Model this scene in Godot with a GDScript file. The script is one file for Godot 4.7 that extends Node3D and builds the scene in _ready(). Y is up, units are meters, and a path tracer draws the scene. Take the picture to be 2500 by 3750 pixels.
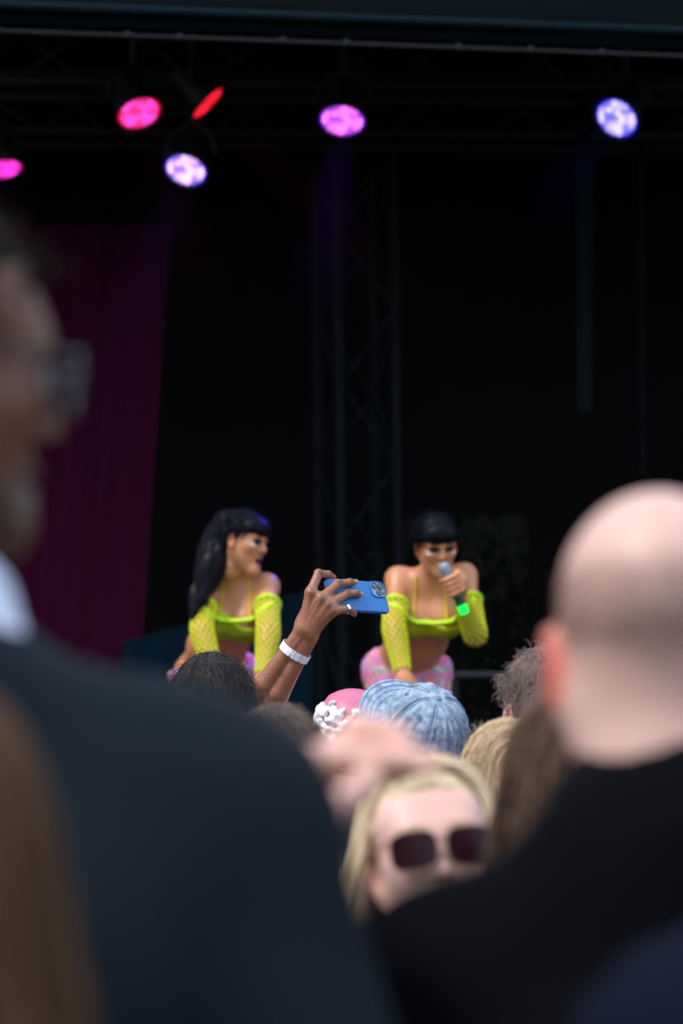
extends Node3D
# A crowd in front of an open-air stage, seen over the shoulders of the people in front.

# ---------------------------------------------------------------- shape tools
class Solid:  # triangles of one part
	var v := PackedVector3Array()
	var n := PackedVector3Array()
	var c := PackedColorArray()
	var t := PackedVector2Array()
	var i := PackedInt32Array()
	var jobs: Array[Callable] = []  # slow shapes, made later side by side

	func point(p: Vector3, nn: Vector3, col := Color.WHITE, uv := Vector2.ZERO) -> int:
		v.append(p); n.append(nn); c.append(col); t.append(uv)
		return v.size() - 1

	func quad(a: int, b: int, cc: int, d: int) -> void:  # counter-clockwise seen from outside
		i.append_array([a, cc, b, a, d, cc])

	func mesh() -> ArrayMesh:
		var arr := []
		arr.resize(Mesh.ARRAY_MAX)
		arr[Mesh.ARRAY_VERTEX] = v; arr[Mesh.ARRAY_NORMAL] = n; arr[Mesh.ARRAY_COLOR] = c
		arr[Mesh.ARRAY_TEX_UV] = t; arr[Mesh.ARRAY_INDEX] = i
		var m := ArrayMesh.new()
		m.add_surface_from_arrays(Mesh.PRIMITIVE_TRIANGLES, arr)
		return m

	func normals(from_v: int, from_i: int) -> void:
		for k in range(from_v, v.size()):
			n[k] = Vector3.ZERO
		for k in range(from_i, i.size(), 3):
			var a := i[k]; var b := i[k + 1]; var d := i[k + 2]
			var f := (v[d] - v[a]).cross(v[b] - v[a])
			n[a] += f; n[b] += f; n[d] += f
		for k in range(from_v, v.size()):
			n[k] = n[k].normalized()

	func tube(path: PackedVector3Array, r: PackedFloat32Array, sides := 8, col := Color.WHITE, caps := true, flat := 1.0) -> void:
		var fv := v.size()
		var side := Vector3.RIGHT if absf((path[1] - path[0]).normalized().x) < 0.9 else Vector3.UP
		for k in path.size():
			var d := (path[mini(k + 1, path.size() - 1)] - path[maxi(k - 1, 0)]).normalized()
			side = (side - d * side.dot(d)).normalized()
			var up := d.cross(side)
			for s in sides:
				var a := TAU * s / sides
				var o := side * cos(a) + up * sin(a) * flat
				point(path[k] + o * r[k], o.normalized(), col, Vector2(float(s) / sides, float(k) / path.size()))
		for k in path.size() - 1:
			for s in sides:
				var a := fv + k * sides + s
				var b := fv + k * sides + (s + 1) % sides
				quad(a, b, b + sides, a + sides)
		if caps:
			for e in [0, path.size() - 1]:
				var d := (path[1] - path[0]).normalized() * -1.0 if e == 0 else (path[e] - path[e - 1]).normalized()
				var m := point(path[e], d, col)
				var ring := []
				for s in sides:
					ring.append(point(v[fv + e * sides + s], d, col))
				for s in sides:
					if e == 0:
						i.append_array([m, ring[s], ring[(s + 1) % sides]])
					else:
						i.append_array([m, ring[(s + 1) % sides], ring[s]])

	func rod(a: Vector3, b: Vector3, r: float, sides := 8, col := Color.WHITE) -> void:
		tube(PackedVector3Array([a, b]), PackedFloat32Array([r, r]), sides, col)

	func box(lo: Vector3, hi: Vector3, xf := Transform3D()) -> void:
		for ax in 3:
			for s in [-1.0, 1.0]:
				var nn := Vector3.ZERO
				nn[ax] = s
				var u := Vector3.ZERO; u[(ax + 1) % 3] = 1.0
				var w := nn.cross(u)
				var q := []
				for e in [[-1, -1], [1, -1], [1, 1], [-1, 1]]:
					var p: Vector3 = (lo + hi) / 2 + (hi - lo) / 2 * (nn + u * e[0] + w * e[1])
					q.append(point(xf * p, (xf.basis * nn).normalized(), Color.WHITE, Vector2(e[0], e[1]) * 0.5 + Vector2(0.5, 0.5)))
				quad(q[0], q[1], q[2], q[3])

	func lathe(profile: Array, sides: int, xf: Transform3D, col := Color.WHITE) -> void:  # [radius, height] up the y axis
		var fv := v.size(); var fi := i.size()
		for p in profile:
			for s in sides:
				var a := -TAU * s / sides
				point(xf * Vector3(p[0] * cos(a), p[1], p[0] * sin(a)), Vector3.UP, col, Vector2(float(s) / sides, p[1]))
		for k in profile.size() - 1:
			for s in sides:
				var a := fv + k * sides + s
				var b := fv + k * sides + (s + 1) % sides
				quad(a, b, b + sides, a + sides)
		normals(fv, fi)

	# a sheet over a grid of points; rows run so that du x dv points outward
	func sheet(rows: Array, wrap := false, col := Color.WHITE) -> void:
		var fv := v.size(); var fi := i.size()
		var w: int = rows[0].size()
		for r in rows.size():
			for k in w:
				point(rows[r][k], Vector3.UP, col, Vector2(float(k) / (w if wrap else w - 1), float(r) / (rows.size() - 1)))
		for r in rows.size() - 1:
			for k in (w if wrap else w - 1):
				var a := fv + r * w + k
				var b := fv + r * w + (k + 1) % w
				quad(a, b, b + w, a + w)
		normals(fv, fi)


class Field:  # rounded bones blended into one body
	var kind := PackedInt32Array()
	var a := PackedVector3Array()
	var b := PackedVector3Array()
	var ra := PackedFloat32Array()
	var rb := PackedFloat32Array()
	var k := PackedFloat32Array()
	var x: Array[Transform3D] = []
	var clips: Array[Plane] = []

	func bone(p: Vector3, q: Vector3, r1: float, r2: float, blend := 0.03) -> void:
		kind.append(0); a.append(p); b.append(q); ra.append(r1); rb.append(r2); k.append(blend); x.append(Transform3D())

	func ball(p: Vector3, r: float, blend := 0.03) -> void:
		bone(p, p + Vector3(0, 0.0001, 0), r, r, blend)

	func egg(p: Vector3, r: Vector3, turn := Basis(), blend := 0.03, carve := false) -> void:
		kind.append(2 if carve else 1); a.append(p); b.append(r); ra.append(maxf(r.x, maxf(r.y, r.z))); rb.append(ra[-1]); k.append(blend)
		x.append(Transform3D(turn, p).affine_inverse())

	func groove(p: Vector3, q: Vector3, r: float, blend := 0.004) -> void:
		kind.append(3); a.append(p); b.append(q); ra.append(r); rb.append(r); k.append(blend); x.append(Transform3D())

	func one(i: int, p: Vector3) -> float:
		if kind[i] == 0 or kind[i] == 3:
			var ab := b[i] - a[i]
			var t := clampf((p - a[i]).dot(ab) / ab.length_squared(), 0.0, 1.0)
			return p.distance_to(a[i] + ab * t) - ra[i] - (rb[i] - ra[i]) * t
		var q := x[i] * p
		var r := b[i]
		var u := q / r
		var k0 := u.length()
		var k1 := (u / r).length()
		return k0 * (k0 - 1.0) / k1 if k1 > 1e-6 else -minf(r.x, minf(r.y, r.z))

	# where a line from p along d first meets the body
	func meet(p: Vector3, d: Vector3) -> Vector3:
		var all := PackedInt32Array(range(kind.size()))
		for i in 60:
			var e := value(all, p)
			if e < 0.0015:
				break
			p += d * clampf(e * 0.8, 0.001, 0.04)
		return p

	func value(ids: PackedInt32Array, p: Vector3) -> float:
		var d := 1e3
		for i in ids:
			var e: float
			var kd := kind[i]
			if kd == 0:
				var ab := b[i] - a[i]
				var t := clampf((p - a[i]).dot(ab) / ab.length_squared(), 0.0, 1.0)
				e = p.distance_to(a[i] + ab * t) - ra[i] - (rb[i] - ra[i]) * t
			else:
				e = one(i, p)
			var kk := k[i]
			if kd >= 2:
				e = -e
				var h := maxf(kk - absf(d - e), 0.0)
				d = maxf(d, e) + h * h * 0.25 / kk
			else:
				var h := maxf(kk - absf(d - e), 0.0)
				d = minf(d, e) - h * h * 0.25 / kk
		for pl in clips:
			d = maxf(d, pl.distance_to(p))
		return d


func net(s: Solid, f: Field, cell: float, xf := Transform3D(), col := Color.WHITE, paints := [], folds := 0.0, freq := 12.0) -> void:
	s.jobs.append(surface.bind(s, f, cell, xf, col, paints, folds, freq))

# surface nets over the field, only in blocks near its surface
func surface(s: Solid, f: Field, cell: float, xf := Transform3D(), col := Color.WHITE, paints := [], folds := 0.0, freq := 12.0) -> void:
	var lo := Vector3.INF
	var hi := -Vector3.INF
	for i in f.kind.size():
		if f.kind[i] >= 2:
			continue
		var r := maxf(f.ra[i], f.rb[i]) + f.k[i] * 0.3
		var q := f.a[i] if f.kind[i] == 1 else f.b[i]
		lo = lo.min(f.a[i] - Vector3.ONE * r).min(q - Vector3.ONE * r)
		hi = hi.max(f.a[i] + Vector3.ONE * r).max(q + Vector3.ONE * r)
	lo -= Vector3.ONE * cell * 2.3
	hi += Vector3.ONE * cell * 2.0
	var B := 5
	var nb := Vector3i(((hi - lo) / (cell * B)).ceil())
	var half := cell * B * 0.867
	var all := PackedInt32Array(range(f.kind.size()))
	var cells := {}
	var crossed := PackedInt64Array()
	var fv := s.v.size(); var fi := s.i.size()
	var W := B + 1
	var vals := PackedFloat32Array()
	vals.resize(W * W * W)
	var near := PackedFloat32Array()
	near.resize(f.kind.size())
	for bz in nb.z:
		for by in nb.y:
			for bx in nb.x:
				var o := lo + Vector3(bx, by, bz) * (cell * B)
				var mid := o + Vector3.ONE * (cell * B * 0.5)
				var best := 1e3
				for i in all:
					near[i] = f.one(i, mid)
					if f.kind[i] < 2 and near[i] < best:
						best = near[i]
				if best > half * 1.25 + 0.02:
					continue
				if absf(f.value(all, mid)) > half * 1.7 + cell:
					continue
				var ids := PackedInt32Array()
				for i in all:
					if near[i] < maxf(best, -half) + half * 2.4 + f.k[i]:
						ids.append(i)
				var m := 0
				var inside := 0
				for z in W:
					for y in W:
						for x in W:
							var e := f.value(ids, o + Vector3(x, y, z) * cell)
							vals[m] = e
							if e < 0.0:
								inside += 1
							m += 1
				if inside == 0 or inside == m:
					continue
				for z in B:
					for y in B:
						for x in B:
							var at := x + W * (y + W * z)
							var v0 := vals[at]
							var cnt := 0
							var sum := Vector3.ZERO
							var gx := bx * B + x; var gy := by * B + y; var gz := bz * B + z
							var key := (gz * 4096 + gy) * 4096 + gx
							var vx := vals[at + 1]; var vy := vals[at + W]; var vz := vals[at + W * W]
							if (v0 < 0.0) != (vx < 0.0):
								crossed.append(key * 8 + (0 if v0 < 0.0 else 4))
							if (v0 < 0.0) != (vy < 0.0):
								crossed.append(key * 8 + 1 + (0 if v0 < 0.0 else 4))
							if (v0 < 0.0) != (vz < 0.0):
								crossed.append(key * 8 + 2 + (0 if v0 < 0.0 else 4))
							var vxy := vals[at + 1 + W]; var vxz := vals[at + 1 + W * W]; var vyz := vals[at + W + W * W]; var v1 := vals[at + 1 + W + W * W]
							var neg := int(v0 < 0.0) + int(vx < 0.0) + int(vy < 0.0) + int(vz < 0.0) + int(vxy < 0.0) + int(vxz < 0.0) + int(vyz < 0.0) + int(v1 < 0.0)
							if neg == 0 or neg == 8:
								continue
							if (v0 < 0.0) != (vx < 0.0):
								sum += Vector3(v0 / (v0 - vx), 0, 0); cnt += 1
							if (vy < 0.0) != (vxy < 0.0):
								sum += Vector3(vy / (vy - vxy), 1, 0); cnt += 1
							if (vz < 0.0) != (vxz < 0.0):
								sum += Vector3(vz / (vz - vxz), 0, 1); cnt += 1
							if (vyz < 0.0) != (v1 < 0.0):
								sum += Vector3(vyz / (vyz - v1), 1, 1); cnt += 1
							if (v0 < 0.0) != (vy < 0.0):
								sum += Vector3(0, v0 / (v0 - vy), 0); cnt += 1
							if (vx < 0.0) != (vxy < 0.0):
								sum += Vector3(1, vx / (vx - vxy), 0); cnt += 1
							if (vz < 0.0) != (vyz < 0.0):
								sum += Vector3(0, vz / (vz - vyz), 1); cnt += 1
							if (vxz < 0.0) != (v1 < 0.0):
								sum += Vector3(1, vxz / (vxz - v1), 1); cnt += 1
							if (v0 < 0.0) != (vz < 0.0):
								sum += Vector3(0, 0, v0 / (v0 - vz)); cnt += 1
							if (vx < 0.0) != (vxz < 0.0):
								sum += Vector3(1, 0, vx / (vx - vxz)); cnt += 1
							if (vy < 0.0) != (vyz < 0.0):
								sum += Vector3(0, 1, vy / (vy - vyz)); cnt += 1
							if (vxy < 0.0) != (v1 < 0.0):
								sum += Vector3(1, 1, vxy / (vxy - v1)); cnt += 1
							cells[key] = s.point(o + (Vector3(x, y, z) + sum / maxi(cnt, 1)) * cell, Vector3.UP, col)
	var step := [1, 4096, 4096 * 4096]
	for e in crossed:
		var key := e >> 3
		var ax := e & 3
		var u: int = step[(ax + 1) % 3]
		var w: int = step[(ax + 2) % 3]
		var q0: int = cells.get(key - u - w, -1)
		var q1: int = cells.get(key - w, -1)
		var q2: int = cells.get(key, -1)
		var q3: int = cells.get(key - u, -1)
		if q0 < 0 or q1 < 0 or q2 < 0 or q3 < 0:
			continue
		if e & 4:
			s.quad(q0, q3, q2, q1)
		else:
			s.quad(q0, q1, q2, q3)
	if folds > 0.0:
		s.normals(fv, fi)
		var fn := FastNoiseLite.new()
		fn.seed = 5; fn.frequency = freq; fn.fractal_octaves = 3
		for j in range(fv, s.v.size()):
			var p := s.v[j]
			s.v[j] = p + s.n[j] * fn.get_noise_3d(p.x, p.y * 0.45, p.z) * folds
	for j in range(fv, s.v.size()):
		var p := s.v[j]
		var cc := s.c[j]
		for pt in paints:
			var q: float = ((p - pt[0]) / pt[1]).length()
			if q < 1.0:
				cc = cc.lerp(pt[2], minf(1.0, (1.0 - q) / pt[3]))
		s.c[j] = cc
		s.v[j] = xf * p
	s.normals(fv, fi)


var moulds := {}

# the same shape again: made once, then placed and coloured
func cast(s: Solid, key: String, f: Field, cell: float, xf: Transform3D, col: Color, paints := []) -> void:
	s.jobs.append(pour.bind(s, key, f, cell, xf, col, paints))

func pour(s: Solid, key: String, f: Field, cell: float, xf: Transform3D, col: Color, paints: Array) -> void:
	if not moulds.has(key):
		moulds[key] = Solid.new()
		surface(moulds[key], f, cell)
	var m: Solid = moulds[key]
	var at := s.v.size()
	var turn := xf.basis.orthonormalized()
	for j in m.v.size():
		var p := m.v[j]
		var cc := col
		for pt in paints:
			var q: float = ((p - pt[0]) / pt[1]).length()
			if q < 1.0:
				cc = cc.lerp(pt[2], minf(1.0, (1.0 - q) / pt[3]))
		s.point(xf * p, turn * m.n[j], cc)
	var flip := xf.basis.determinant() < 0.0
	for j in range(0, m.i.size(), 3):
		s.i.append_array([m.i[j] + at, m.i[j + (2 if flip else 1)] + at, m.i[j + (1 if flip else 2)] + at])

# ---------------------------------------------------------------- scene tools
var taken := {}

func numbered(called: String) -> String:
	taken[called] = taken.get(called, -1) + 1
	return called if taken[called] == 0 else "%s_%03d" % [called, taken[called]]

func tag(o: Node3D, label: String, category: String, group := "", kind := "") -> void:
	if label: o.set_meta("label", label)
	if category: o.set_meta("category", category)
	if group: o.set_meta("group", group)
	if kind: o.set_meta("kind", kind)

func thing(called: String, label: String, category: String, at := Vector3.ZERO, group := "") -> Node3D:
	var o := Node3D.new()
	o.name = numbered(called)
	add_child(o)
	o.position = at
	tag(o, label, category, group)
	return o

func part(parent: Node3D, called: String, m: Mesh, mat: Material, at := Transform3D()) -> MeshInstance3D:
	var o := MeshInstance3D.new()
	o.name = called if parent != self else numbered(called)
	o.mesh = m
	o.material_override = mat
	parent.add_child(o, true)
	o.transform = at
	return o

func solid(parent: Node3D, called: String, s: Solid, mat: Material) -> MeshInstance3D:  # s in world metres
	var o := part(parent, called, null, mat)
	pending.append([o, s, parent.global_transform.affine_inverse() if parent != self else Transform3D()])
	return o

var pending := []

func make(k: int) -> void:
	var s: Solid = pending[k][1]
	for job in s.jobs:
		job.call()
	var back: Transform3D = pending[k][2]
	for j in s.v.size():
		s.v[j] = back * s.v[j]

func make_all() -> void:
	for k in pending.size():
		make(k)
	for p in pending:
		p[0].mesh = p[1].mesh()

func lin(r: float, g: float, b: float) -> Color:
	return Color(r, g, b).linear_to_srgb()

func paint(r: float, g: float, b: float, rough := 0.8, metal := 0.0) -> StandardMaterial3D:
	var m := StandardMaterial3D.new()
	m.albedo_color = lin(r, g, b)
	m.roughness = rough
	m.metallic = metal
	if rough >= 0.8:
		m.metallic_specular = 0.15
	return m

func tinted(rough := 0.6, scatter := 0.0) -> StandardMaterial3D:  # colours in the vertices
	var m := StandardMaterial3D.new()
	m.vertex_color_use_as_albedo = true
	m.roughness = rough
	if scatter > 0.0:
		m.subsurf_scatter_enabled = true
		m.subsurf_scatter_strength = scatter
	return m

func cloud(freq: float, seed_: int, colours: Array, offsets: Array, size := 512, type := FastNoiseLite.TYPE_SIMPLEX_SMOOTH) -> NoiseTexture2D:
	var fn := FastNoiseLite.new()
	fn.seed = seed_; fn.frequency = freq; fn.noise_type = type; fn.fractal_octaves = 4
	var t := NoiseTexture2D.new()
	t.width = size; t.height = size; t.seamless = true; t.noise = fn
	if colours:
		var g := Gradient.new()
		g.offsets = PackedFloat32Array(offsets)
		g.colors = PackedColorArray(colours)
		t.color_ramp = g
	return t

func grained(m: StandardMaterial3D, freq: float, scale: float, low := 0.75, relief := 0.0) -> StandardMaterial3D:
	m.albedo_texture = cloud(freq, 3, [Color(low, low, low), Color.WHITE], [0.25, 0.75])
	m.uv1_triplanar = true
	m.uv1_scale = Vector3.ONE * scale
	if relief > 0.0:
		m.heightmap_enabled = true
		m.heightmap_scale = relief
		m.heightmap_texture = cloud(freq, 8, [], [])
	return m

func turned(at: Vector3, pitch: float, yaw: float, roll: float, size := 1.0) -> Transform3D:
	return Transform3D(Basis.from_euler(Vector3(deg_to_rad(pitch), deg_to_rad(yaw), deg_to_rad(roll))).scaled(Vector3.ONE * size), at)

# ---------------------------------------------------------------- people
const SCALP := Vector3(0, 0.035, -0.012)
const SCALP_R := Vector3(0.077, 0.087, 0.1)

# a head about its own middle, face towards +z; wide: 1 man, 0.95 woman
func head(s: Solid, xf: Transform3D, skin: Color, cell: float, o := {}) -> void:
	var f := Field.new()
	var open: float = o.get("open", 0.0)
	f.egg(SCALP, Vector3(0.075, 0.085, 0.098))
	f.egg(Vector3(0, -0.03, 0.03), Vector3(0.06, 0.082, 0.062), Basis(), 0.03)
	for e in [-1.0, 1.0]:
		f.bone(Vector3(e * 0.052, -0.045, 0.0), Vector3(0, -0.098 - open, 0.066), 0.018, 0.015, 0.04)
		f.egg(Vector3(e * 0.04, -0.02, 0.06), Vector3(0.022, 0.022, 0.024), Basis(), 0.03)
		f.egg(Vector3(e * 0.036, 0.04, 0.052), Vector3(0.03, 0.028, 0.026), Basis(), 0.03)
	f.bone(Vector3(-0.033, 0.02, 0.08), Vector3(0.033, 0.02, 0.08), 0.013, 0.013, 0.025)
	f.ball(Vector3(0, -0.1 - open, 0.074), 0.017, 0.025)
	f.bone(Vector3(0, 0.012, 0.09), Vector3(0, -0.03, 0.109), 0.006, 0.0092, 0.014)
	for e in [-1.0, 1.0]:
		f.egg(Vector3(e * 0.032, -0.001, 0.1), Vector3(0.019, 0.012, 0.016), Basis(), 0.012, true)
		f.ball(Vector3(e * 0.031, -0.001, 0.075), 0.0125, 0.003)
		f.ball(Vector3(e * 0.0095, -0.035, 0.099), 0.007, 0.006)
		var er := Basis.from_euler(Vector3(-0.15, e * 0.35, e * -0.12))
		f.egg(Vector3(e * 0.08, -0.012, -0.006), Vector3(0.009, 0.033, 0.02), er, 0.008)
		f.egg(Vector3(e * 0.088, -0.008, -0.001), Vector3(0.006, 0.02, 0.011), er, 0.006, true)
	f.egg(Vector3(0, -0.062, 0.091), Vector3(0.023, 0.006, 0.01), Basis(), 0.006)
	f.egg(Vector3(0, -0.075 - open, 0.088), Vector3(0.02, 0.007, 0.01), Basis(), 0.006)
	f.egg(Vector3(0, -0.068 - open * 0.5, 0.1), Vector3(0.021, 0.0016 + open * 0.6, 0.02), Basis(), 0.004, true)
	f.bone(Vector3(0, -0.05, -0.022), Vector3(0, o.get("neck_end", -0.17), -0.034), 0.05 * o.get("neck", 1.0), 0.053 * o.get("neck", 1.0), 0.035)
	var lips: Color = o.get("lips", skin * Color(0.85, 0.6, 0.6))
	var brow: Color = o.get("brow", skin * 0.35)
	var p := []
	for e in [-1.0, 1.0]:
		p.append([Vector3(e * 0.08, -0.012, -0.006), Vector3(0.03, 0.045, 0.035), o.get("ear", skin * Color(1.0, 0.82, 0.78)), 0.45])
		p.append([Vector3(e * 0.033, 0.0245, 0.09), Vector3(0.024, 0.0075, 0.03), brow, 0.4])
		p.append([Vector3(e * 0.031, -0.001, 0.088), Vector3(0.022, 0.013, 0.02) * o.get("lash", 0.85), o.get("lid", skin * 0.4), 0.3])
		p.append([Vector3(e * 0.031, -0.001, 0.089), Vector3(0.0065, 0.006, 0.008), Color(0.015, 0.01, 0.008), 0.3])
		if o.has("shimmer"):
			p.append([Vector3(e * 0.052, -0.016, 0.074), Vector3(0.013, 0.009, 0.03), o.shimmer, 0.5])
	p.append([Vector3(0, -0.068 - open * 0.5, 0.095), Vector3(0.027, 0.014 + open, 0.02), lips, 0.4])
	if open > 0.0:
		p.append([Vector3(0, -0.068 - open * 0.5, 0.086), Vector3(0.02, 0.004 + open * 0.7, 0.014), Color(0.03, 0.008, 0.008), 0.3])
	p.append_array(o.get("paints", []))
	cast(s, "head %s %s %s %s" % [cell, open, o.get("neck", 1.0), o.get("neck_end", 0.0)], f, cell, xf, skin, p)

# fingers point along d, the palm faces n, the thumb leaves towards u
func hand(s: Solid, wrist: Vector3, d: Vector3, n: Vector3, thumb_side: float, skin: Color, size := 1.0, curl := 0.35, cell := 0.006, point_index := -1.0) -> void:
	var f := Field.new()
	d = d.normalized()
	n = (n - d * n.dot(d)).normalized()
	var u := d.cross(n) * thumb_side
	var D := d
	var U := u
	var N := n
	d = Vector3.RIGHT
	u = Vector3.UP
	n = Vector3.BACK
	var at := func(a: float, b: float, c: float) -> Vector3: return Vector3(a, b, c) * size
	f.bone(at.call(-0.02, 0, 0), at.call(0.03, 0.004, 0), 0.026 * size, 0.028 * size, 0.02)
	for k in 4:
		f.bone(at.call(0.02, 0.014 - k * 0.01, 0), at.call(0.088 - k * 0.004, 0.03 - k * 0.02, 0.0), 0.016 * size, 0.0115 * size, 0.02)
	var long := [0.072, 0.08, 0.075, 0.06]
	for k in 4:
		var p: Vector3 = at.call(0.09 - k * 0.004, 0.031 - k * 0.0205, 0.0)
		var bend := curl
		var ang := bend * 0.6
		if k == 0 and point_index >= 0.0:
			bend = 0.16
			ang = point_index
		var r := (0.0095 - 0.0006 * k) * size
		for b in 3:
			var dd: Vector3 = (d * cos(ang) + n * sin(ang) + u * (0.06 - 0.05 * k) * cos(ang)).normalized()
			var q: Vector3 = p + dd * (long[k] * [0.45, 0.3, 0.25][b] * size)
			f.bone(p, q, r, r * 0.9, 0.004)
			p = q; r *= 0.92
			ang += bend
	var a0: Vector3 = at.call(0.022, 0.022, 0.006)
	var a1: Vector3 = at.call(0.058, 0.048, 0.018)
	var a2: Vector3 = at.call(0.088, 0.05 - curl * 0.012, 0.028 + curl * 0.01)
	f.bone(a0, a1, 0.015 * size, 0.0115 * size, 0.012)
	f.bone(a1, a2, 0.0108 * size, 0.009 * size, 0.006)
	cast(s, "hand %s %s %s %s" % [cell, curl, point_index, size], f, cell, Transform3D(Basis(D, U, N), wrist), skin)

# joints of someone standing with the head at eye, looking along yaw (0 looks at +z, 180 at the stage)
func stand(eye: Vector3, yaw: float, girth := 1.0, sh_y := 0.815, sh_x := 0.1, lean := 0.0) -> Dictionary:
	var h := eye.y / 0.935
	var t := Transform3D(Basis(Vector3.UP, deg_to_rad(yaw)), Vector3(eye.x, 0, eye.z))
	var j := {"girth": girth, "yaw": yaw, "h": h}
	var g := (girth + 1.0) * 0.5
	j.neck = t * Vector3(0, 0.85 * h, -0.035 - lean * 0.02)
	j.chest = t * Vector3(0, 0.74 * h, -0.04 - lean * 0.05)
	j.waist = t * Vector3(0, 0.62 * h, -0.05 - lean * 0.08)
	j.pelvis = t * Vector3(0, 0.53 * h, -0.05 - lean * 0.1)
	for n in ["sh", "el", "wr", "hip", "knee", "ankle", "toe"]:
		j[n] = []
	for e in [-1.0, 1.0]:
		j.sh.append(t * Vector3(e * sh_x * h * g, sh_y * h, -0.04))
		j.el.append(t * Vector3(e * ((sh_x + 0.022) * h * g + 0.015), (sh_y - 0.185) * h, -0.07))
		j.wr.append(t * Vector3(e * (sh_x + 0.025) * h * g, (sh_y - 0.33) * h, 0.01))
		j.hip.append(t * Vector3(e * 0.052 * h, 0.51 * h, -0.05))
		j.knee.append(t * Vector3(e * 0.058 * h, 0.285 * h, -0.035))
		j.ankle.append(t * Vector3(e * 0.062 * h, 0.046 * h, -0.06))
		j.toe.append(t * Vector3(e * 0.075 * h, 0.018 * h, 0.09))
	return j

func trunk(f: Field, j: Dictionary, grow: float, top := 1.0) -> void:
	var g: float = j.girth
	var k: float = j.h / 1.75
	var across: Vector3 = (j.sh[1] - j.sh[0]).normalized()
	var low: Vector3 = (j.hip[1] - j.hip[0]).normalized()
	for e in [-1.0, 1.0]:
		var w: Vector3 = low * e
		f.bone(j.pelvis + w * 0.055 * g * k, j.waist + w * 0.045 * g * k, 0.1 * g * k + grow, 0.088 * g * k + grow, 0.05)
		f.bone(j.waist + w * 0.045 * g * k, j.chest + across * e * 0.06 * g * k, 0.088 * g * k + grow, 0.1 * g * k + grow, 0.05)
		if top > 0.0:
			var sh: Vector3 = j.sh[0 if e < 0 else 1]
			f.bone(j.chest + across * e * 0.06 * g * k, sh.lerp(j.neck, 0.25) - Vector3(0, 0.02, 0), 0.1 * g * k + grow, 0.052 * g * k + grow, 0.06)
			f.bone(j.neck - Vector3(0, 0.012, 0), sh, 0.043 * k + grow, 0.05 * g * k + grow, 0.06)

func arms(f: Field, j: Dictionary, grow: float, ends := 1.0) -> void:
	var g: float = sqrt(j.girth) * j.h / 1.75 * j.get("arm", 1.0)
	for e in 2:
		f.bone(j.sh[e], j.el[e], 0.053 * g + grow, 0.041 * g + grow, 0.03)
		var m: Vector3 = j.el[e].lerp(j.wr[e], 0.25)
		if ends > 0.3:
			f.bone(j.el[e], m, 0.041 * g + grow, 0.042 * g + grow, 0.02)
			f.bone(m, j.el[e].lerp(j.wr[e], ends), 0.042 * g + grow, lerpf(0.042, 0.027, ends) * g + grow, 0.02)

func legs(f: Field, j: Dictionary, grow: float, ends := 1.0) -> void:
	var g: float = j.girth * j.h / 1.75
	for e in 2:
		f.bone(j.hip[e], j.hip[e].lerp(j.knee[e], minf(1.0, ends)), 0.088 * g + grow, lerpf(0.088, 0.058, minf(1.0, ends)) * g + grow, 0.04)
		if ends >= 1.0:
			f.bone(j.knee[e], j.knee[e].lerp(j.ankle[e], 0.3) - Vector3(0, 0, 0.01), 0.056 * g + grow, 0.057 * g + grow, 0.02)
			f.bone(j.knee[e].lerp(j.ankle[e], 0.3) - Vector3(0, 0, 0.01), j.ankle[e], 0.057 * g + grow, 0.036 * g + grow, 0.02)

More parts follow.
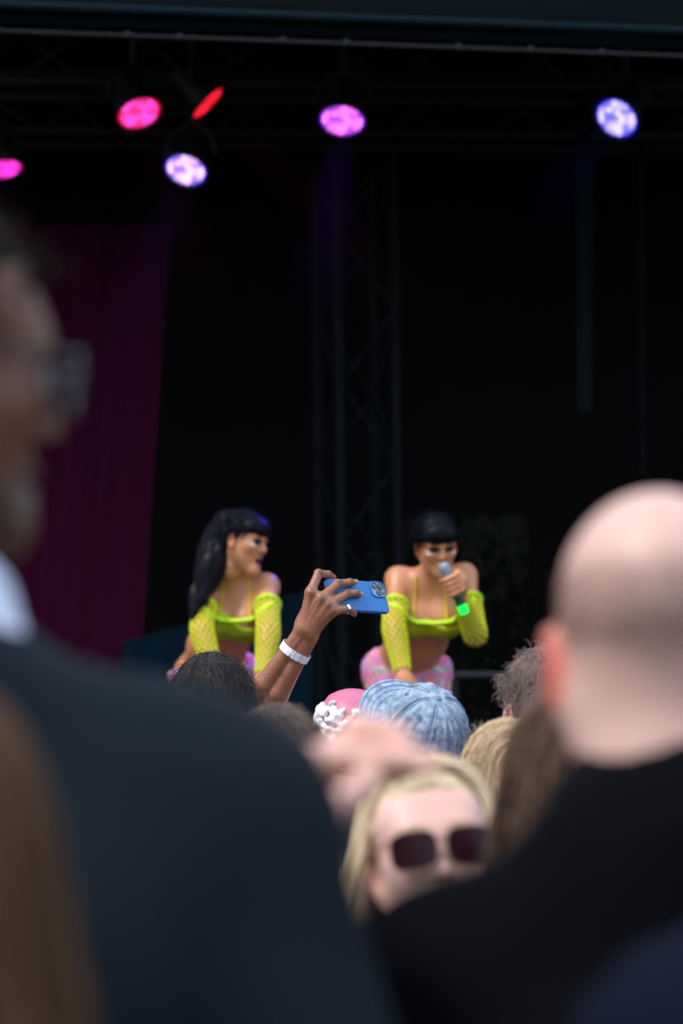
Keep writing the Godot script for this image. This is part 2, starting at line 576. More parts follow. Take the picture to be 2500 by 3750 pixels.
# someone in the crowd: body, shirt, trousers, shoes; hair and hats are added by the caller
func person(label: String, eye: Vector3, look: Transform3D, yaw: float, girth: float, skin: Color, o := {}) -> Node3D:
	var j: Dictionary = o.get("joints", stand(eye, yaw, girth))
	var root := thing("person", label, "person", Vector3(j.pelvis.x, 0, j.pelvis.z), "people in the crowd")
	var s: Solid = o.get("solid", Solid.new())
	head(s, look, skin, o.get("fine", 0.008), o)
	var f := Field.new()
	trunk(f, j, 0.0)
	arms(f, j, 0.0)
	legs(f, j, 0.0)
	f.bone(j.neck - Vector3(0, 0.03, 0), look * Vector3(0, -0.11, -0.035), 0.055 * girth, 0.05 * girth, 0.05)
	for e in 2:
		f.bone(j.ankle[e], j.toe[e], 0.036, 0.024, 0.02)
	net(s, f, o.get("coarse", 0.03), Transform3D(), skin)
	var fwd := Basis(Vector3.UP, deg_to_rad(yaw)) * Vector3(0, 0, 1)
	var side := Basis(Vector3.UP, deg_to_rad(yaw)) * Vector3(1, 0, 0)
	for e in 2:
		if o.get("no_hand", -1) == e:
			continue
		var d: Vector3 = j.wr[e] - j.el[e]
		hand(s, j.wr[e], d, side * (1.0 if e == 0 else -1.0), -1.0 if e == 1 else 1.0, skin, 1.0, 0.4, 0.008)
	var m: StandardMaterial3D = o.get("skin_material", skin_matte)
	solid(root, "body", s, m)
	var c := Solid.new()
	f = Field.new()
	trunk(f, j, 0.014)
	arms(f, j, 0.013, o.get("sleeve", 0.95))
	if o.has("collar"):
		f.bone(j.neck - Vector3(0, 0.06, 0), j.neck + (look.origin - j.neck) * o.collar, o.get("collar_r", 0.068) * girth * 1.04, o.get("collar_r", 0.068) * girth, 0.05)
	for e in 2:
		f.bone(j.pelvis, j.hip[e] - Vector3(0, 0.06, 0), 0.12 * girth, 0.105 * girth, 0.03)
	f.clips.append(Plane(Vector3.DOWN, -(j.hip[0].y - 0.05)))
	net(c, f, o.get("cloth_cell", 0.024), Transform3D(), Color.WHITE, [], o.get("folds", 0.012), o.get("fold_size", 9.0))
	solid(root, o.get("top_name", "shirt"), c, o.get("cloth", cloth_dark))
	c = Solid.new()
	f = Field.new()
	legs(f, j, 0.014)
	f.bone(j.hip[0], j.hip[1], 0.1 * girth, 0.1 * girth, 0.04)
	f.clips.append(Plane(Vector3.UP, j.hip[0].y + 0.06))
	net(c, f, 0.028, Transform3D(), Color.WHITE, [], 0.01, 9.0)
	solid(root, "trousers", c, o.get("trousers", denim_plain))
	for e in 2:
		c = Solid.new()
		f = Field.new()
		f.bone(j.ankle[e] + fwd * -0.02 - Vector3(0, 0.02, 0), j.toe[e] + Vector3(0, 0.012, 0), 0.045, 0.034, 0.02)
		f.clips.append(Plane(Vector3.DOWN, 0.0))
		net(c, f, 0.012)
		solid(root, "shoe", c, shoe_leather)
	return root

# ---------------------------------------------------------------- hair
func scalp(s: Solid, xf: Transform3D, col: Color, grow := 0.004, front := 0.0, cell := 0.007, folds := 0.004) -> void:
	var f := Field.new()
	f.egg(SCALP, SCALP_R + Vector3.ONE * grow)
	f.egg(Vector3(0, -0.02, -0.045), Vector3(0.07, 0.085, 0.065) + Vector3.ONE * grow, Basis(), 0.03)
	f.clips.append(Plane(Vector3(0, -0.7, 0.7), 0.0085 + front))
	net(s, f, cell, xf, col, [], folds, 30.0)

func strands(s: Solid, xf: Transform3D, count: int, o: Dictionary) -> void:
	s.jobs.append(comb.bind(s, xf, count, o))

func comb(s: Solid, xf: Transform3D, count: int, o: Dictionary) -> void:
	var rng := RandomNumberGenerator.new()
	rng.seed = o.get("seed", 1)
	var fn := FastNoiseLite.new()
	fn.seed = o.get("seed", 1); fn.frequency = o.get("curl_freq", 9.0)
	var down := (xf.basis.inverse() * Vector3.DOWN).normalized()
	var sweep: Vector3 = o.get("sweep", Vector3.ZERO)
	var steps: int = o.get("steps", 7)
	var grow: float = o.get("grow", 0.003)
	var rad := SCALP_R + Vector3.ONE * grow
	var made := 0
	var slow: float = o.get("slow", 1.0)
	while made < count:
		var u := Vector3(rng.randfn(), rng.randfn(), rng.randfn()).normalized()
		var p := SCALP + u * rad
		var line := -0.7 * p.y + 0.7 * p.z - 0.0085
		if line > o.get("front", 0.0) or u.y < o.get("low", -0.6) + rng.randf() * o.get("ragged", 0.0) or u.y > o.get("high", 2.0) + rng.randf() * 0.25:
			continue
		made += 1
		var bang: bool = o.has("bang") and p.z > 0.03 and u.y > 0.3 and absf(u.x) < 0.75
		var long: float = lerpf(o.long[0], o.long[1], rng.randf()) if not bang else o.bang * rng.randf_range(0.85, 1.1)
		var d: Vector3 = (u * o.get("lift", 0.6) + Vector3(rng.randfn(), rng.randfn(), rng.randfn()) * 0.2).normalized()
		if bang:
			d = (Vector3(u.x * 0.3, 0.1, 1.0)).normalized()
		elif o.has("part"):
			d = (d + Vector3((1.0 if p.x > o.part else -1.0) * o.get("comb", 0.9), 0, 0.1)).normalized()
		var path := PackedVector3Array([p])
		var w: float = o.width * rng.randf_range(0.7, 1.2)
		var radii := PackedFloat32Array([w])
		var curl: float = o.get("curl", 0.2)
		for k in steps:
			var q := p * 1.0
			var nz := Vector3(fn.get_noise_3d(q.x, q.y + made * 0.002, q.z), fn.get_noise_3d(q.x + 7.0, q.y, q.z + made * 0.002), fn.get_noise_3d(q.x, q.y + 5.0, q.z + 3.0))
			d = (d + (down + sweep - d) * o.get("droop", 0.3) * (slow if k < 3 and path[0].z > -0.02 else 1.0) + nz * curl + Vector3(rng.randfn(), rng.randfn(), rng.randfn()) * curl * 0.12).normalized()
			p += d * long / steps
			var e := (p - SCALP) / (rad * 1.02)
			if e.length() < 1.0 and p.y > -0.06:
				p = SCALP + e.normalized() * rad * 1.02
			elif p.y <= -0.06 and Vector2(p.x, p.z + 0.03).length() < 0.066:
				var z := Vector2(p.x, p.z + 0.03).normalized() * 0.066
				p = Vector3(z.x, p.y, z.y - 0.03)
			if not bang and p.z > 0.02 and p.y < 0.07 and absf(p.x) < o.get("face", 0.07):
				p.x = o.get("face", 0.07) * (1.0 if p.x > o.get("part", 0.0) else -1.0)
			path.append(p)
			radii.append(w * (1.0 - 0.8 * float(k + 1) / steps))
		var c: Color = o.col
		c = c.lerp(o.get("col2", c), rng.randf()) * rng.randf_range(0.75, 1.2)
		c.a = 1.0
		for k in path.size():
			path[k] = xf * path[k]
		s.tube(path, radii, 3, c, false)

# long hair that lies over the head from a parting and hangs
func tresses(s: Solid, xf: Transform3D, count: int, o: Dictionary) -> void:
	s.jobs.append(hang.bind(s, xf, count, o))

func hang(s: Solid, xf: Transform3D, count: int, o: Dictionary) -> void:
	var rng := RandomNumberGenerator.new()
	rng.seed = o.seed
	var fn := FastNoiseLite.new()
	fn.seed = o.seed; fn.frequency = 5.0
	var down := (xf.basis.inverse() * Vector3.DOWN).normalized()
	for k in count:
		var z0 := rng.randf_range(-0.098, o.get("front", 0.072))
		var side := -1.0 if rng.randf() < 0.5 else 1.0
		var th := rng.randf() * 1.4
		var grow: float = 0.006 + rng.randf() * o.get("loft", 0.012)
		var long: float = lerpf(o.long[0], o.long[1], rng.randf())
		var gone := 0.0
		var path := PackedVector3Array()
		var radii := PackedFloat32Array()
		var w: float = o.width * rng.randf_range(0.7, 1.2)
		var p := Vector3.ZERO
		while gone < long:
			if th < 1.62:
				var z: float = z0 - o.get("drift", 0.05) * clampf(th / 1.5, 0.0, 1.0) * clampf(z0 / 0.05, 0.0, 1.0)
				var q := sqrt(maxf(0.05, 1.0 - pow(z / (SCALP_R.z + 0.002), 2.0)))
				p = SCALP + Vector3(side * sin(th) * ((SCALP_R.x + grow) * q) + o.get("part", 0.0) * cos(th), cos(th) * ((SCALP_R.y + grow) * q), z * (1.0 + grow * 4.0))
				th += 0.34
				gone += 0.028
			else:
				var wob := fn.get_noise_3d(p.x * 1.5 + k * 0.003, p.y * 1.4, p.z * 1.5)
				p += down * 0.035 + Vector3(side * (0.004 + wob * 0.012 * o.get("wave", 1.0)), 0, wob * 0.01 - 0.001) * o.get("flare", 1.0)
				gone += 0.035
			path.append(p + Vector3(rng.randfn(), rng.randfn(), rng.randfn()) * 0.0006)
		for q in path.size():
			path[q] = xf * path[q]
			radii.append(w * (1.0 - 0.7 * pow(float(q) / path.size(), 3.0)))
		if path.size() < 2:
			continue
		var c: Color = o.col
		c = c.lerp(o.col2, fn.get_noise_1d(k * 0.7) * 0.5 + rng.randf_range(0.2, 0.8)) * rng.randf_range(0.8, 1.15)
		c.a = 1.0
		s.tube(path, radii, 3, c, false)

# ---------------------------------------------------------------- materials shared by several things
var skin_matte := tinted(0.5, 0.12)
var hair_gloss := strand_look(0.4, 0.3)
var hair_matte := strand_look(0.6, 0.2)
var hair_black := strand_look(0.42, 0.2)

func strand_look(rough: float, shine: float) -> StandardMaterial3D:
	var m := tinted(rough)
	m.metallic_specular = shine
	return m

var cloth_dark := paint(0.003, 0.003, 0.0045, 0.9)
var denim_plain := paint(0.03, 0.045, 0.08, 0.9)
var shoe_leather := paint(0.02, 0.018, 0.016, 0.5)
var steel := paint(0.16, 0.17, 0.18, 0.45, 0.6)
var black_steel := paint(0.012, 0.012, 0.013, 0.6)

# ---------------------------------------------------------------- stage
func truss(root: Node3D, a: Vector3, b: Vector3, wide: float, turn: float, bay: float, mat: Material, r := 0.024) -> void:
	var d := (b - a).normalized()
	var side := d.cross(Vector3.BACK if absf(d.z) < 0.9 else Vector3.UP).normalized().rotated(d, deg_to_rad(turn))
	var up := d.cross(side)
	var corner := func(q: int, t: float) -> Vector3:
		return a.lerp(b, t) + (side * [-1, 1, 1, -1][q] + up * [-1, -1, 1, 1][q]) * wide * 0.5
	for q in 4:
		var s := Solid.new()
		s.rod(corner.call(q, 0.0), corner.call(q, 1.0), r, 10)
		solid(root, "chord", s, mat)
	var n := int(a.distance_to(b) / bay)
	for q in 4:
		for k in n:
			var s := Solid.new()
			var z := (k + q) % 2
			s.rod(corner.call((q + z) % 4, float(k) / n), corner.call((q + 1 - z) % 4, float(k + 1) / n), r * 0.45, 5)
			solid(root, "brace", s, mat)

# a round LED lamp whose face looks along n
func par_light(label: String, at: Vector3, n: Vector3, across: float, lens: Color, plate: Color, glow: float, beam: float) -> void:
	n = n.normalized()
	var up := Vector3.UP
	var sx := up.cross(n).normalized()
	var b := Basis(sx, n, sx.cross(n))  # y looks out of the face
	var xf := Transform3D(b, at)
	var root := thing("stage_light", label, "stage light", at, "coloured LED lamps under the stage roof")
	var r := across * 0.5
	var s := Solid.new()
	s.lathe([[0.001, -0.2], [r * 0.55, -0.2], [r * 0.62, -0.19], [r * 0.66, -0.08], [r * 1.02, -0.05], [r * 1.06, 0.0], [r * 1.06, 0.012], [r * 1.0, 0.012], [r * 1.0, -0.012]], 28, xf)
	solid(root, "housing", s, black_steel)
	s = Solid.new()
	var pts := PackedVector3Array()
	var rr := PackedFloat32Array()
	var back := at - n * 0.09
	for k in 13:
		var a := PI * k / 12.0
		pts.append(back + sx * cos(a) * r * 1.25 + Vector3.UP * sin(a) * r * 1.5)
		rr.append(0.012)
	s.tube(pts, rr, 6)
	solid(root, "yoke", s, black_steel)
	s = Solid.new()
	s.rod(back + Vector3.UP * r * 1.45, back + Vector3.UP * (r * 1.45 + 0.14), 0.02, 8)
	solid(root, "clamp", s, black_steel)
	s = Solid.new()
	s.lathe([[r * 0.985, 0.0], [r * 0.5, 0.001], [0.0005, 0.001]], 28, xf)
	var pm := paint(0.02, 0.02, 0.02, 0.4)
	pm.emission_enabled = true
	pm.emission = plate
	pm.emission_energy_multiplier = glow * 0.5
	solid(root, "light_plate", s, pm)
	var lm := paint(0.3, 0.3, 0.3, 0.3)
	lm.emission_enabled = true
	lm.emission = lens
	lm.emission_energy_multiplier = glow
	var dome := Solid.new()
	dome.lathe([[r * 0.14, 0.0], [r * 0.13, 0.006], [r * 0.09, 0.011], [0.0005, 0.013]], 12, Transform3D())
	var dm := dome.mesh()
	var spots := [Vector2.ZERO]
	for ring in [[6, 0.26], [12, 0.5], [18, 0.74]]:
		for k in ring[0]:
			spots.append(Vector2.from_angle(TAU * (k + 0.25 * ring[1]) / ring[0]) * ring[1])
	var bright := lm.duplicate() as StandardMaterial3D
	bright.emission_energy_multiplier = glow * 1.5
	var weak := lm.duplicate() as StandardMaterial3D
	weak.emission = lens.lerp(plate, 0.35)
	weak.emission_energy_multiplier = glow * 0.8
	var n_lens := 0
	for p in spots:
		n_lens += 1
		part(root, "light_lens", dm, [lm, bright, weak][(n_lens * 7 / 3) % 3], Transform3D(b, b * Vector3(p.x * r, 0.002, p.y * r)))
	var l := SpotLight3D.new()
	l.name = "beam"
	root.add_child(l)
	l.transform = Transform3D(Basis.looking_at(n, Vector3.UP if absf(n.y) < 0.95 else Vector3.RIGHT), n * 0.03)
	l.light_color = plate.lerp(lens, 0.3)
	l.light_energy = beam
	l.light_size = r * 0.8
	l.spot_angle = 11.0
	l.spot_range = 30.0
	l.spot_attenuation = 2.0
	l.shadow_enabled = true

func curtain(called: String, label: String, a: Vector3, b: Vector3, top: float, foot: float, depth: float, pitch: float, mat: Material, spread := 0.0) -> void:
	var s := Solid.new()
	var n := int(a.distance_to(b) / pitch) * 8
	var out := (b - a).cross(Vector3.UP).normalized() * -1.0
	var rows := []
	for r in 9:
		var row := []
		var t := r / 8.0
		for k in n + 1:
			var u := float(k) / n
			var w := sin(u * n / 8.0 * TAU + sin(u * 9.0) * 2.0) * depth * (0.5 + 0.5 * sin(u * 23.0 + 1.0) * 0.4 + 0.2 * t)
			row.append(a.lerp(b, u) + out * w + (b - a) * spread * (t - 0.5) * u + Vector3.UP * lerpf(foot, top, t))
		rows.append(row)
	s.sheet(rows)
	var o := solid(self, called, s, mat)
	tag(o, label, "curtain")

# a thin slab with rounded corners, x right, y up, z out
func slab(w: float, h: float, t: float, corner: float, bevel: float, xf: Transform3D, steps := 6) -> Solid:
	var s := Solid.new()
	var rows := []
	var prof := []
	for k in 5:
		var a := PI * 0.5 * k / 4.0
		prof.append([bevel * (1.0 - sin(a)), -t * 0.5 + bevel * (1.0 - cos(a))])
	for k in 5:
		var a := PI * 0.5 * k / 4.0
		prof.append([bevel * (1.0 - cos(a)), t * 0.5 - bevel * (1.0 - sin(a))])
	prof.push_front([bevel + 0.0006, -t * 0.5])
	prof.push_back([bevel + 0.0006, t * 0.5])
	prof.push_front([minf(w, h) * 0.5, -t * 0.5])
	prof.push_back([minf(w, h) * 0.5, t * 0.5])
	for p in prof:
		var row := []
		for q in 4:
			var c := Vector2([1, -1, -1, 1][q], [1, 1, -1, -1][q])
			for k in steps + 1:
				var a := PI * 0.5 * (q + float(k) / steps)
				var rad := maxf(corner - p[0], 0.0)
				var inset: float = maxf(p[0] - corner, 0.0)
				var mid := Vector2(w * 0.5 - corner, h * 0.5 - corner) - Vector2.ONE * inset
				mid = mid.max(Vector2.ZERO)
				var e := c * mid + Vector2.from_angle(a) * rad
				row.append(xf * Vector3(e.x, e.y, p[1]))
		rows.append(row)
	s.sheet(rows, true)
	return s

func torus(s: Solid, xf: Transform3D, r: float, thick: float, n := 32, sides := 8, col := Color.WHITE, flat := 1.0) -> void:
	var rows := []
	for k in n + 1:
		var a := TAU * k / n
		var row := []
		for q in sides:
			var e := TAU * q / sides
			row.append(xf * Vector3(cos(a) * (r + cos(e) * thick), sin(e) * thick * flat, sin(a) * (r + cos(e) * thick)))
		rows.append(row)
	s.sheet(rows, true, col)

# ---------------------------------------------------------------- worn and held things
func glasses(label: String, xf: Transform3D, lens_m: Material, frame_m: Material, wide: float, high: float) -> void:
	var root := thing("sunglasses", label, "sunglasses", xf.origin)
	for e in [-1.0, 1.0]:
		var t := xf * Transform3D(Basis(Vector3.UP, e * 0.22), Vector3(e * 0.035, -0.004, 0.112))
		solid(root, "lens", slab(wide, high, 0.003, high * 0.36, 0.0014, t), lens_m)
		var s := Solid.new()
		var pts := PackedVector3Array()
		var rr := PackedFloat32Array()
		for k in 41:
			var a := TAU * k / 40.0
			var p := Vector2(cos(a), sin(a))
			p = p / pow(pow(absf(p.x), 3.2) + pow(absf(p.y), 3.2), 1.0 / 3.2)
			pts.append(t * Vector3(p.x * (wide * 0.5 + 0.001), p.y * (high * 0.5 + 0.001), 0))
			rr.append(0.0012)
		s.tube(pts, rr, 6)
		solid(root, "rim", s, frame_m)
		s = Solid.new()
		s.tube(PackedVector3Array([xf * Vector3(e * 0.066, 0.008, 0.104), xf * Vector3(e * 0.079, 0.009, 0.09), xf * Vector3(e * 0.083, 0.006, 0.01), xf * Vector3(e * 0.079, -0.012, -0.025)]), PackedFloat32Array([0.002, 0.0024, 0.0022, 0.0018]), 6)
		solid(root, "temple", s, frame_m)
	var b := Solid.new()
	b.tube(PackedVector3Array([xf * Vector3(-0.012, 0.004, 0.113), xf * Vector3(0, 0.008, 0.116), xf * Vector3(0.012, 0.004, 0.113)]), PackedFloat32Array([0.0017, 0.0017, 0.0017]), 6)
	solid(root, "bridge", b, frame_m)

func baseball_cap(root: Node3D, xf: Transform3D, mat: Material, thread: Material) -> void:
	var c := Vector3(0, 0.035, -0.012)
	var fn := FastNoiseLite.new()
	fn.seed = 4; fn.frequency = 2.2
	var shape := func(a: float, t: float, out: float) -> Vector3:  # a round the head, t 0 rim to 1 button
		var e := t * PI * 0.5
		var ring := pow(cos(e), 0.72)
		var seam := absf(sin(a * 3.0))
		var tuck := (0.0065 * pow(1.0 - seam, 6.0)) * (0.4 + t)
		var crease := 0.004 * fn.get_noise_2d(cos(a) * 3.0 + sin(a) * 2.0, t * 0.6 + sin(a) * 3.0) * 2.0 * sin(minf(t * 1.1, 1.0) * PI)
		var fold := 0.001 * sin(a * 11.0 + 2.0 * sin(a * 2.0)) * pow(t, 1.5) * (1.0 - t) * 3.0
		var r := 0.098 * ring * (1.0 + 0.1 * pow(1.0 - t, 4.0)) + (crease + fold - tuck) * minf(1.0, ring * 3.0) + out
		return c + Vector3(cos(a) * r * 0.93, -0.012 - 0.06 * (1.0 - maxf(0.0, sin(a))) * pow(1.0 - t, 4.0) + 0.108 * pow(sin(e), 0.85) + (crease + fold) * 0.5 + out, sin(a) * r * 1.1)
	var s := Solid.new()
	var rows := []
	for k in 29:
		var row := []
		for q in 96:
			row.append(xf * shape.call(-TAU * q / 96.0, k / 28.5, 0.0))
		rows.append(row)
	s.sheet(rows, true)
	solid(root, "cap_crown", s, mat)
	for q in 6:
		s = Solid.new()
		for side in [-0.035, 0.035]:
			var pts := PackedVector3Array()
			var rr := PackedFloat32Array()
			for k in 15:
				var t := 0.03 + 0.9 * k / 14.0
				pts.append(xf * shape.call(TAU * q / 6.0 + side / maxf(0.3, cos(t * 1.5)), t, 0.0008))
				rr.append(0.0009)
			s.tube(pts, rr, 4)
		solid(root, "cap_seam", s, thread)
		s = Solid.new()
		var at: Vector3 = shape.call(TAU * (q + 0.5) / 6.0, 0.62, 0.001)
		torus(s, xf * Transform3D(Basis(Quaternion(Vector3.UP, (at - c).normalized())), at), 0.0038, 0.0011, 14, 6)
		solid(root, "cap_eyelet", s, thread)
	s = Solid.new()
	s.lathe([[0.009, -0.002], [0.009, 0.002], [0.006, 0.005], [0.0004, 0.006]], 16, xf * Transform3D(Basis(), c + Vector3(0, 0.096, 0)))
	solid(root, "cap_button", s, mat)
	s = Solid.new()
	for face in [1.0, -1.0]:
		rows = []
		for k in 9:
			var row := []
			for q in 25:
				var a: float = lerpf(-1.0, 1.0, q / 24.0) * face
				var ang := PI * 0.5 - a * 1.12
				var out := k / 8.0
				var reach := 0.075 * pow(maxf(0.0, cos(a * 1.45)), 0.55)
				var r := 0.103 + reach * out
				var drop := 0.03 * a * a * (0.5 + out) + 0.006 * out
				row.append(xf * (c + Vector3(cos(ang) * r * 0.93, -0.006 - drop + face * 0.0017 * (1.0 - pow(out, 8.0)), sin(ang) * r * 1.1)))
			rows.append(row)
		rows.reverse()
		s.sheet(rows)
	solid(root, "cap_brim", s, mat)
	for k in 4:
		s = Solid.new()
		var pts := PackedVector3Array()
		var rr := PackedFloat32Array()
		for q in 21:
			var a: float = lerpf(-0.9, 0.9, q / 20.0)
			var ang := PI * 0.5 - a * 1.12
			var out := 0.3 + 0.2 * k
			var r := 0.103 + 0.075 * pow(maxf(0.0, cos(a * 1.45)), 0.55) * out
			pts.append(xf * (c + Vector3(cos(ang) * r * 0.93, -0.0035 - 0.03 * a * a * (0.5 + out) - 0.006 * out, sin(ang) * r * 1.1)))
			rr.append(0.0008)
		s.tube(pts, rr, 4)
		solid(root, "brim_stitching", s, thread)

func phone(o: Vector3, ax: Vector3, ad: Vector3, an: Vector3) -> void:
	var root := thing("smartphone", "blue cased smartphone held up sideways in a raised hand", "smartphone", o)
	var b := Basis(ax, -ad, an)
	var at := func(s_: float, t: float, n: float) -> Transform3D: return Transform3D(b, o + (ax * s_ + ad * t + an * n) * 0.001)
	var blue := paint(0.006, 0.15, 0.46, 0.42)
	blue.rim_enabled = true; blue.rim = 0.2
	grained(blue, 0.08, 60.0, 0.9)
	solid(root, "case", slab(0.162, 0.0812, 0.0105, 0.0135, 0.0038, at.call(81, 40.6, -5.25)), blue)
	var glass := paint(0.004, 0.004, 0.006, 0.08)
	solid(root, "screen", slab(0.153, 0.073, 0.001, 0.011, 0.0004, at.call(81, 40.6, -10.6)), glass)
	var frame := Solid.new()
	var ctr: Transform3D = at.call(141, 21.5, 1.2)
	var pts := PackedVector3Array()
	var rr := PackedFloat32Array()
	for k in 49:
		var a := TAU * k / 48.0
		var p := Vector2(cos(a), sin(a))
		p = p / pow(pow(absf(p.x), 4.0) + pow(absf(p.y), 4.0), 0.25)
		pts.append(ctr * Vector3(p.x * 0.0192, p.y * 0.0195, 0)); rr.append(0.0017)
	frame.tube(pts, rr, 8)
	solid(root, "camera_surround", frame, blue)
	var plate := paint(0.2, 0.27, 0.34, 0.25, 0.3)
	solid(root, "camera_plate", slab(0.0375, 0.038, 0.0016, 0.008, 0.0005, at.call(141, 21.5, 0.8)), plate)
	var ring_m := paint(0.03, 0.04, 0.055, 0.3, 0.6)
	var glass_m := paint(0.16, 0.2, 0.24, 0.12)
	for q in [[133.2, 13.2, 7.4], [149.6, 13.6, 7.4], [142.2, 30.4, 7.4], [154.4, 30.6, 3.0]]:
		var t: Transform3D = at.call(q[0], q[1], 1.4)
		t.basis = t.basis * Basis(Vector3.RIGHT, PI / 2)
		var r: float = q[2] * 0.001
		var s := Solid.new()
		s.lathe([[r, 0.0], [r, 0.0022], [r * 0.94, 0.0026], [r * 0.8, 0.0026], [r * 0.78, 0.0014]], 28, t)
		var lens := solid(root, "camera_lens" if r > 0.005 else "flash", s, ring_m if r > 0.005 else plate)
		s = Solid.new()
		s.lathe([[r * 0.8, 0.0014], [r * 0.5, 0.0019], [0.0002, 0.0021]], 24, t)
		solid(lens, "glass", s, glass_m)
		if r > 0.005:
			s = Solid.new()
			s.lathe([[r * 0.34, 0.0022], [r * 0.2, 0.0026], [0.0002, 0.0027]], 16, t)
			solid(lens, "pupil", s, glass)

func phone_holder() -> void:
	var skin := Color(0.36, 0.145, 0.075)
	var o := Vector3(-0.0376, 1.9175, -5.4670)
	var H := func(x: float, y: float, z: float) -> Vector3: return o + Vector3((x - 545.0) * 0.1584, -(y - 255.0) * 0.1584, z) * 0.001
	var ax := Vector3(0.8056, -0.0296, -0.5914).normalized()
	var ad := Vector3(0.2451, -0.8916, 0.3781)
	ad = (ad - ax * ax.dot(ad)).normalized()
	var an := -ax.cross(ad).normalized()
	phone(o, ax, ad, an)
	var j := stand(Vector3(-0.3057, 1.5839, -6.0000), 50.0, 0.95)
	j.el[0] = Vector3(-0.2201, 1.5578, -5.6300)
	j.wr[0] = j.el[0].lerp(H.call(120, 1311, 14), 0.3)
	var look := turned(Vector3(-0.3057, 1.5839, -6.0000), -8, 30, 0)
	# the raised forearm and hand
	var f := Field.new()
	var w := Vector3(0.795, -0.606, 0.0) * 0.013
	var wr: Vector3 = H.call(285, 1075, 26)
	var fa: Vector3 = H.call(-205, 1836, -22)
	for e in [-1.0, 1.0]:
		f.bone(wr + w * e, wr.lerp(fa, 0.35) + w * e * 1.05, 0.0168, 0.0185, 0.02)
	for e in [-1.0, 1.0]:
		f.bone(wr.lerp(fa, 0.35) + w * e * 1.05, fa + w * e * 1.35, 0.0185, 0.0255, 0.005)
		f.bone(fa + w * e * 1.35, j.el[0] + w * e, 0.0255, 0.034, 0.005)
	var mcp := [H.call(350, 485, 44), H.call(500, 565, 44), H.call(600, 655, 41), H.call(660, 745, 38)]
	var base := [H.call(262, 960, 27), H.call(300, 970, 30), H.call(335, 985, 29), H.call(365, 1005, 25)]
	for k in 4:
		f.bone(base[k], mcp[k], 0.0155, 0.0122, 0.018)
	f.bone(H.call(330, 900, 12), H.call(480, 680, 18), 0.02, 0.018, 0.02)
	# index over the top corner, middle and ring flat on the back, little finger under the edge
	var fingers := [
		[mcp[0], H.call(462, 205, 22), H.call(598, 205, -14), H.call(672, 240, -34)],
		[mcp[1], H.call(738, 345, 9), H.call(892, 316, -21), H.call(952, 312, -31)],
		[mcp[2], H.call(852, 488, 5), H.call(985, 470, -19), H.call(1030, 486, -26)],
		[mcp[3], H.call(850, 706, 17), H.call(925, 738, 2), H.call(960, 775, -8)]]
	var thick := [0.0098, 0.0099, 0.0093, 0.0088]
	for k in 4:
		var g: Array = fingers[k]
		f.bone(g[0], g[1], 0.0112, thick[k] * 0.98, 0.009)
		f.ball(g[1], thick[k] * 1.04, 0.004)
		f.bone(g[1], g[2], thick[k] * 0.95, thick[k] * 0.86, 0.003)
		f.ball(g[2], thick[k] * 0.9, 0.003)
		f.bone(g[2], g[3], thick[k] * 0.85, thick[k] * 0.74, 0.003)
	f.bone(H.call(262, 900, 14), H.call(320, 640, -4), 0.016, 0.0125, 0.02)
	f.bone(H.call(320, 640, -4), H.call(455, 520, -22), 0.0115, 0.0105, 0.008)
	f.bone(H.call(455, 520, -22), H.call(590, 470, -30), 0.0102, 0.009, 0.004)
	# sinews and veins on the back of the hand
	for k in 4:
		var q: Vector3 = base[k].lerp(mcp[k], 0.12)
		f.bone(q + Vector3(0, 0, 0.0145), mcp[k] + Vector3(0, 0, 0.0115), 0.0026, 0.0036, 0.006)
	f.bone(H.call(330, 930, 42), H.call(505, 800, 50), 0.0014, 0.0016, 0.005)
	f.bone(H.call(505, 800, 50), H.call(625, 700, 50), 0.0016, 0.0014, 0.005)
	f.bone(H.call(250, 1010, 41), H.call(330, 780, 50), 0.0014, 0.0014, 0.005)
	f.bone(H.call(330, 780, 50), H.call(420, 600, 55), 0.0014, 0.0014, 0.005)
	f.bone(H.call(60, 1330, 26), H.call(240, 1080, 40), 0.0016, 0.0016, 0.006)
	f.egg(H.call(345, 1085, 36), Vector3(0.008, 0.009, 0.008), Basis(), 0.01)
	# creases of the knuckles
	for k in [1, 2, 3]:
		for b in [1, 2]:
			var g: Array = fingers[k]
			var dd: Vector3 = (g[b + 1] - g[b - 1]).normalized()
			var up := (an - dd * an.dot(dd)).normalized()
			var across := dd.cross(up)
			for c in [-0.0028, 0.0, 0.0028]:
				var m: Vector3 = g[b] + dd * c + up * thick[k] * 1.12
				f.groove(m - across * 0.0045, m + across * 0.0045, 0.0009, 0.002)
	var p := []
	var dark := Color(0.13, 0.058, 0.038)
	for k in 4:
		for b in [1, 2]:
			p.append([fingers[k][b] + an * 0.008, Vector3.ONE * (0.0115 if b == 1 else 0.0085), dark, 0.8])
		p.append([fingers[k][3] + (fingers[k][3] - fingers[k][2]).normalized() * 0.006, Vector3.ONE * 0.009, Color(0.44, 0.25, 0.18), 0.6])
		p.append([mcp[k] + Vector3(0, 0, 0.01), Vector3.ONE * 0.013, Color(0.2, 0.095, 0.06), 0.9])
	p.append([H.call(-60, 1640, 4), Vector3(0.012, 0.014, 0.05), Color(0.2, 0.085, 0.07), 0.9])
	var s := Solid.new()
	net(s, f, 0.0025, Transform3D(), skin, p)
